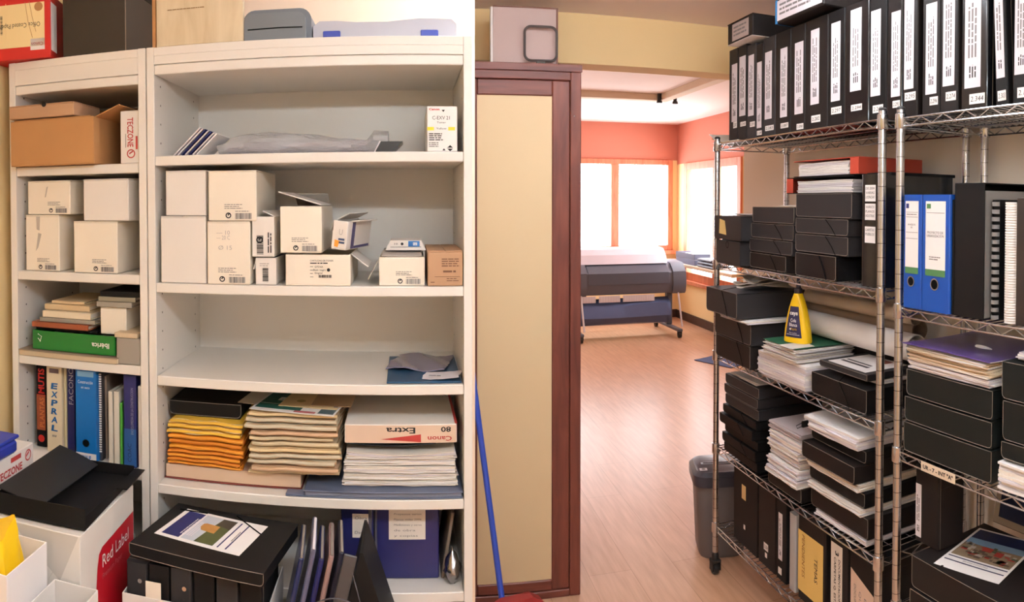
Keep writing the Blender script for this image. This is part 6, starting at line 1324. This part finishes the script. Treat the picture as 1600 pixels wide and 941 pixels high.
z = B3 + .0035; y0 = atx(1562, 680, X).y; y1 = y0 - .33; yc = (y0 + y1) / 2
for i, (hh, k, lab) in enumerate(((.068, 'p', 'white papers at the bottom of the right end stack'), (.045, 'b', 'thin crooked black box above the right end papers'), (.1, 'b', 'lower large black box at the right picture edge'), (.095, 'b', 'upper large black box at the right picture edge'))):
    if k == 'p': bundle(lab, T(X, yc + .006, z, -PI / 2), .325, .29, hh, 9, None, None, .02, 0, 120, jit=.006); z += hh + .0052
    else: flat_box(lab, T(X + .006, yc + .004 * (i % 2), z, -PI / 2), .32, .28, hh, MATS['green_black_card'], band=False); z += hh + .0024
bundle('white papers on the upper box at the right picture edge', T(X + .03, yc, z + .0004, -PI / 2), .28, .22, .02, 4, rot=.06, seed=125)
# shelf label
y0, y1 = atx(1439, 716, RX0 - .006).y, atx(1492, 738, RX0 - .006).y; w = y0 - y1
t = thing('shelf_label', 'paper strip reading UR - 7 - INT "A" on the shelf edge', 'label', T(RX0 - .0042, (y0 + y1) / 2, B3 - .026, -PI / 2))
b = MB(); b.box(-w / 2, w / 2, -.001, 0, 0, .026, bev=0); b.text('UR - 7 - INT "A"', (0, -.001, .008), UX, UZ, .0105, 1, w * .88, 'C', .0006, bold=.035); b.build('strip', [mat('cream_label', (222, 204, 180), .7), INK], t)
# ================================================================ right edge rack, fourth shelf
z = B4 + .0035
def low2(lab, pl, pr, py, m, h, ins, **k):
    X = RX0 + ins; y0, y1 = atx(pl, py, X).y, atx(pr, py, X).y; return archive_box(lab, T(X, (y0 + y1) / 2, z, -PI / 2), y0 - y1 - .002, .2, h, m, 'upright files on the fourth shelf of the right edge rack', **k), y0 - y1
X = RX0 - .02
pz = atx(1425, 866, X); ztop = pz.z
y0 = clampy(atx(1425, 880, X).y); y1 = y0 - .36; yc = (y0 + y1) / 2; w = y0 - y1
h1 = (ztop - z - .004) / 2 if ztop - z > .12 else .06
zc = z
t = flat_box('lower black box under the city photo box, right edge rack', T(X - .006, yc + .0, zc, -PI / 2), w, .28, h1, BROWNBLK, band=False); zc += h1 + .0024
t = flat_box('black box with city photo sheet near the bottom of the right edge rack', T(X, yc, zc, -PI / 2), w, .29, h1, BROWNBLK, band=False, rivet=(-w * .22, .02))
def city(t, M, rz):
    b = MB(); W, L = .20, .25; e = .0003
    b.quad((-W / 2, -L / 2, 0), UX, UY, W, L, 0, .0005); b.quad((-W / 2 + .008, L / 2 - .07, e), UX, UY, W - .016, .062, 1, .0004)
    x0, y0_, w_, h_ = -W / 2 + .008, -L / 2 + .075, W - .016, .112
    b.quad((x0, y0_, e), UX, UY, w_, h_, 2, .0004); b.quad((x0, y0_ + h_ * .72, e), UX, UY, w_, h_ * .28, 3, .0006)
    q = random.Random(17)
    for i in range(46):
        a, c = q.uniform(.02, .92), q.uniform(.06, .66); s = q.uniform(.008, .022); b.quad((x0 + w_ * a, y0_ + h_ * c, e), UX, UY, min(s, w_ * (1 - a)), q.uniform(.006, .014), q.choice((4, 5, 6, 6, 7)), .0007)
    b.quad((x0 + w_ * .36, y0_ + h_ * .5, e), UX, UY, .03, .022, 4, .0009); b.quad((x0 + w_ * .6, y0_ + h_ * .4, e), UX, UY, .024, .024, 4, .0009)
    b.quad((-W / 2 + .008, -L / 2 + .062, e), UX, UY, W - .016, .0045, 1, .0006); b.quad((-W / 2 + .008, -L / 2 + .04, e), UX, UY, W - .016, .0045, 1, .0006); b.words((-.04, -L / 2 + .057, e), UX, UY, .08, .004, 2, 8, .0006)
    o = b.build('label_sheet', [PAPER, mat('deep_navy_print', (22, 30, 70), .5), mat('photo_ochre_ground', (132, 112, 88), .6, var=.25, scale=60), mat('photo_sky_blue', (120, 150, 178), .6), mat('photo_brick_red', (156, 48, 40), .6), mat('photo_stone', (172, 160, 150), .6), mat('photo_brown', (92, 72, 58), .6), mat('photo_tree', (70, 80, 56), .6), INKL], t); o.matrix_basis = M @ Matrix.Rotation(rz, 4, 'Z')
city(t, T(yc - 1.335, .158, h1 + .0006), math.radians(14))
X2 = 1.35; archive_box('black archive box with one narrow white strip, standing on the city photo box', T(X2, 1.489, zc + h1 + .003, -PI / 2), .098, .098, .22, BROWNBLK, None, (-.046, -.022, .012, .165), seed=5)
# framed navy picture
y0, y1 = atx(1496, 800, RX0 + .14).y, atx(1496, 800, RX0 + .14).y - .27; yc2 = (y0 + y1) / 2; w = y0 - y1
zz2 = zc + h1 + .003
M = T(RX0 + .292, yc2, zz2, -PI / 2, math.radians(-12))
t = thing('framed_picture', 'navy picture with pale mount leaning behind the city photo box', 'picture', M)
b = MB(); b.box(-w / 2, w / 2, 0, .008, 0, .21, bev=.001); b.build('backing', BLACKC, t)
b = MB(); b.box(-w / 2 + .002, w / 2 - .002, -.0012, -.0002, .002, .208, 0, 0); b.box(-w / 2 + .022, w / 2 - .022, -.002, -.0013, .022, .185, 1, 0); b.build('mount', [mat('grey_beige_mount', (176, 164, 150), .6), mat('navy_picture', (30, 38, 72), .4, var=.3, scale=30)], t)
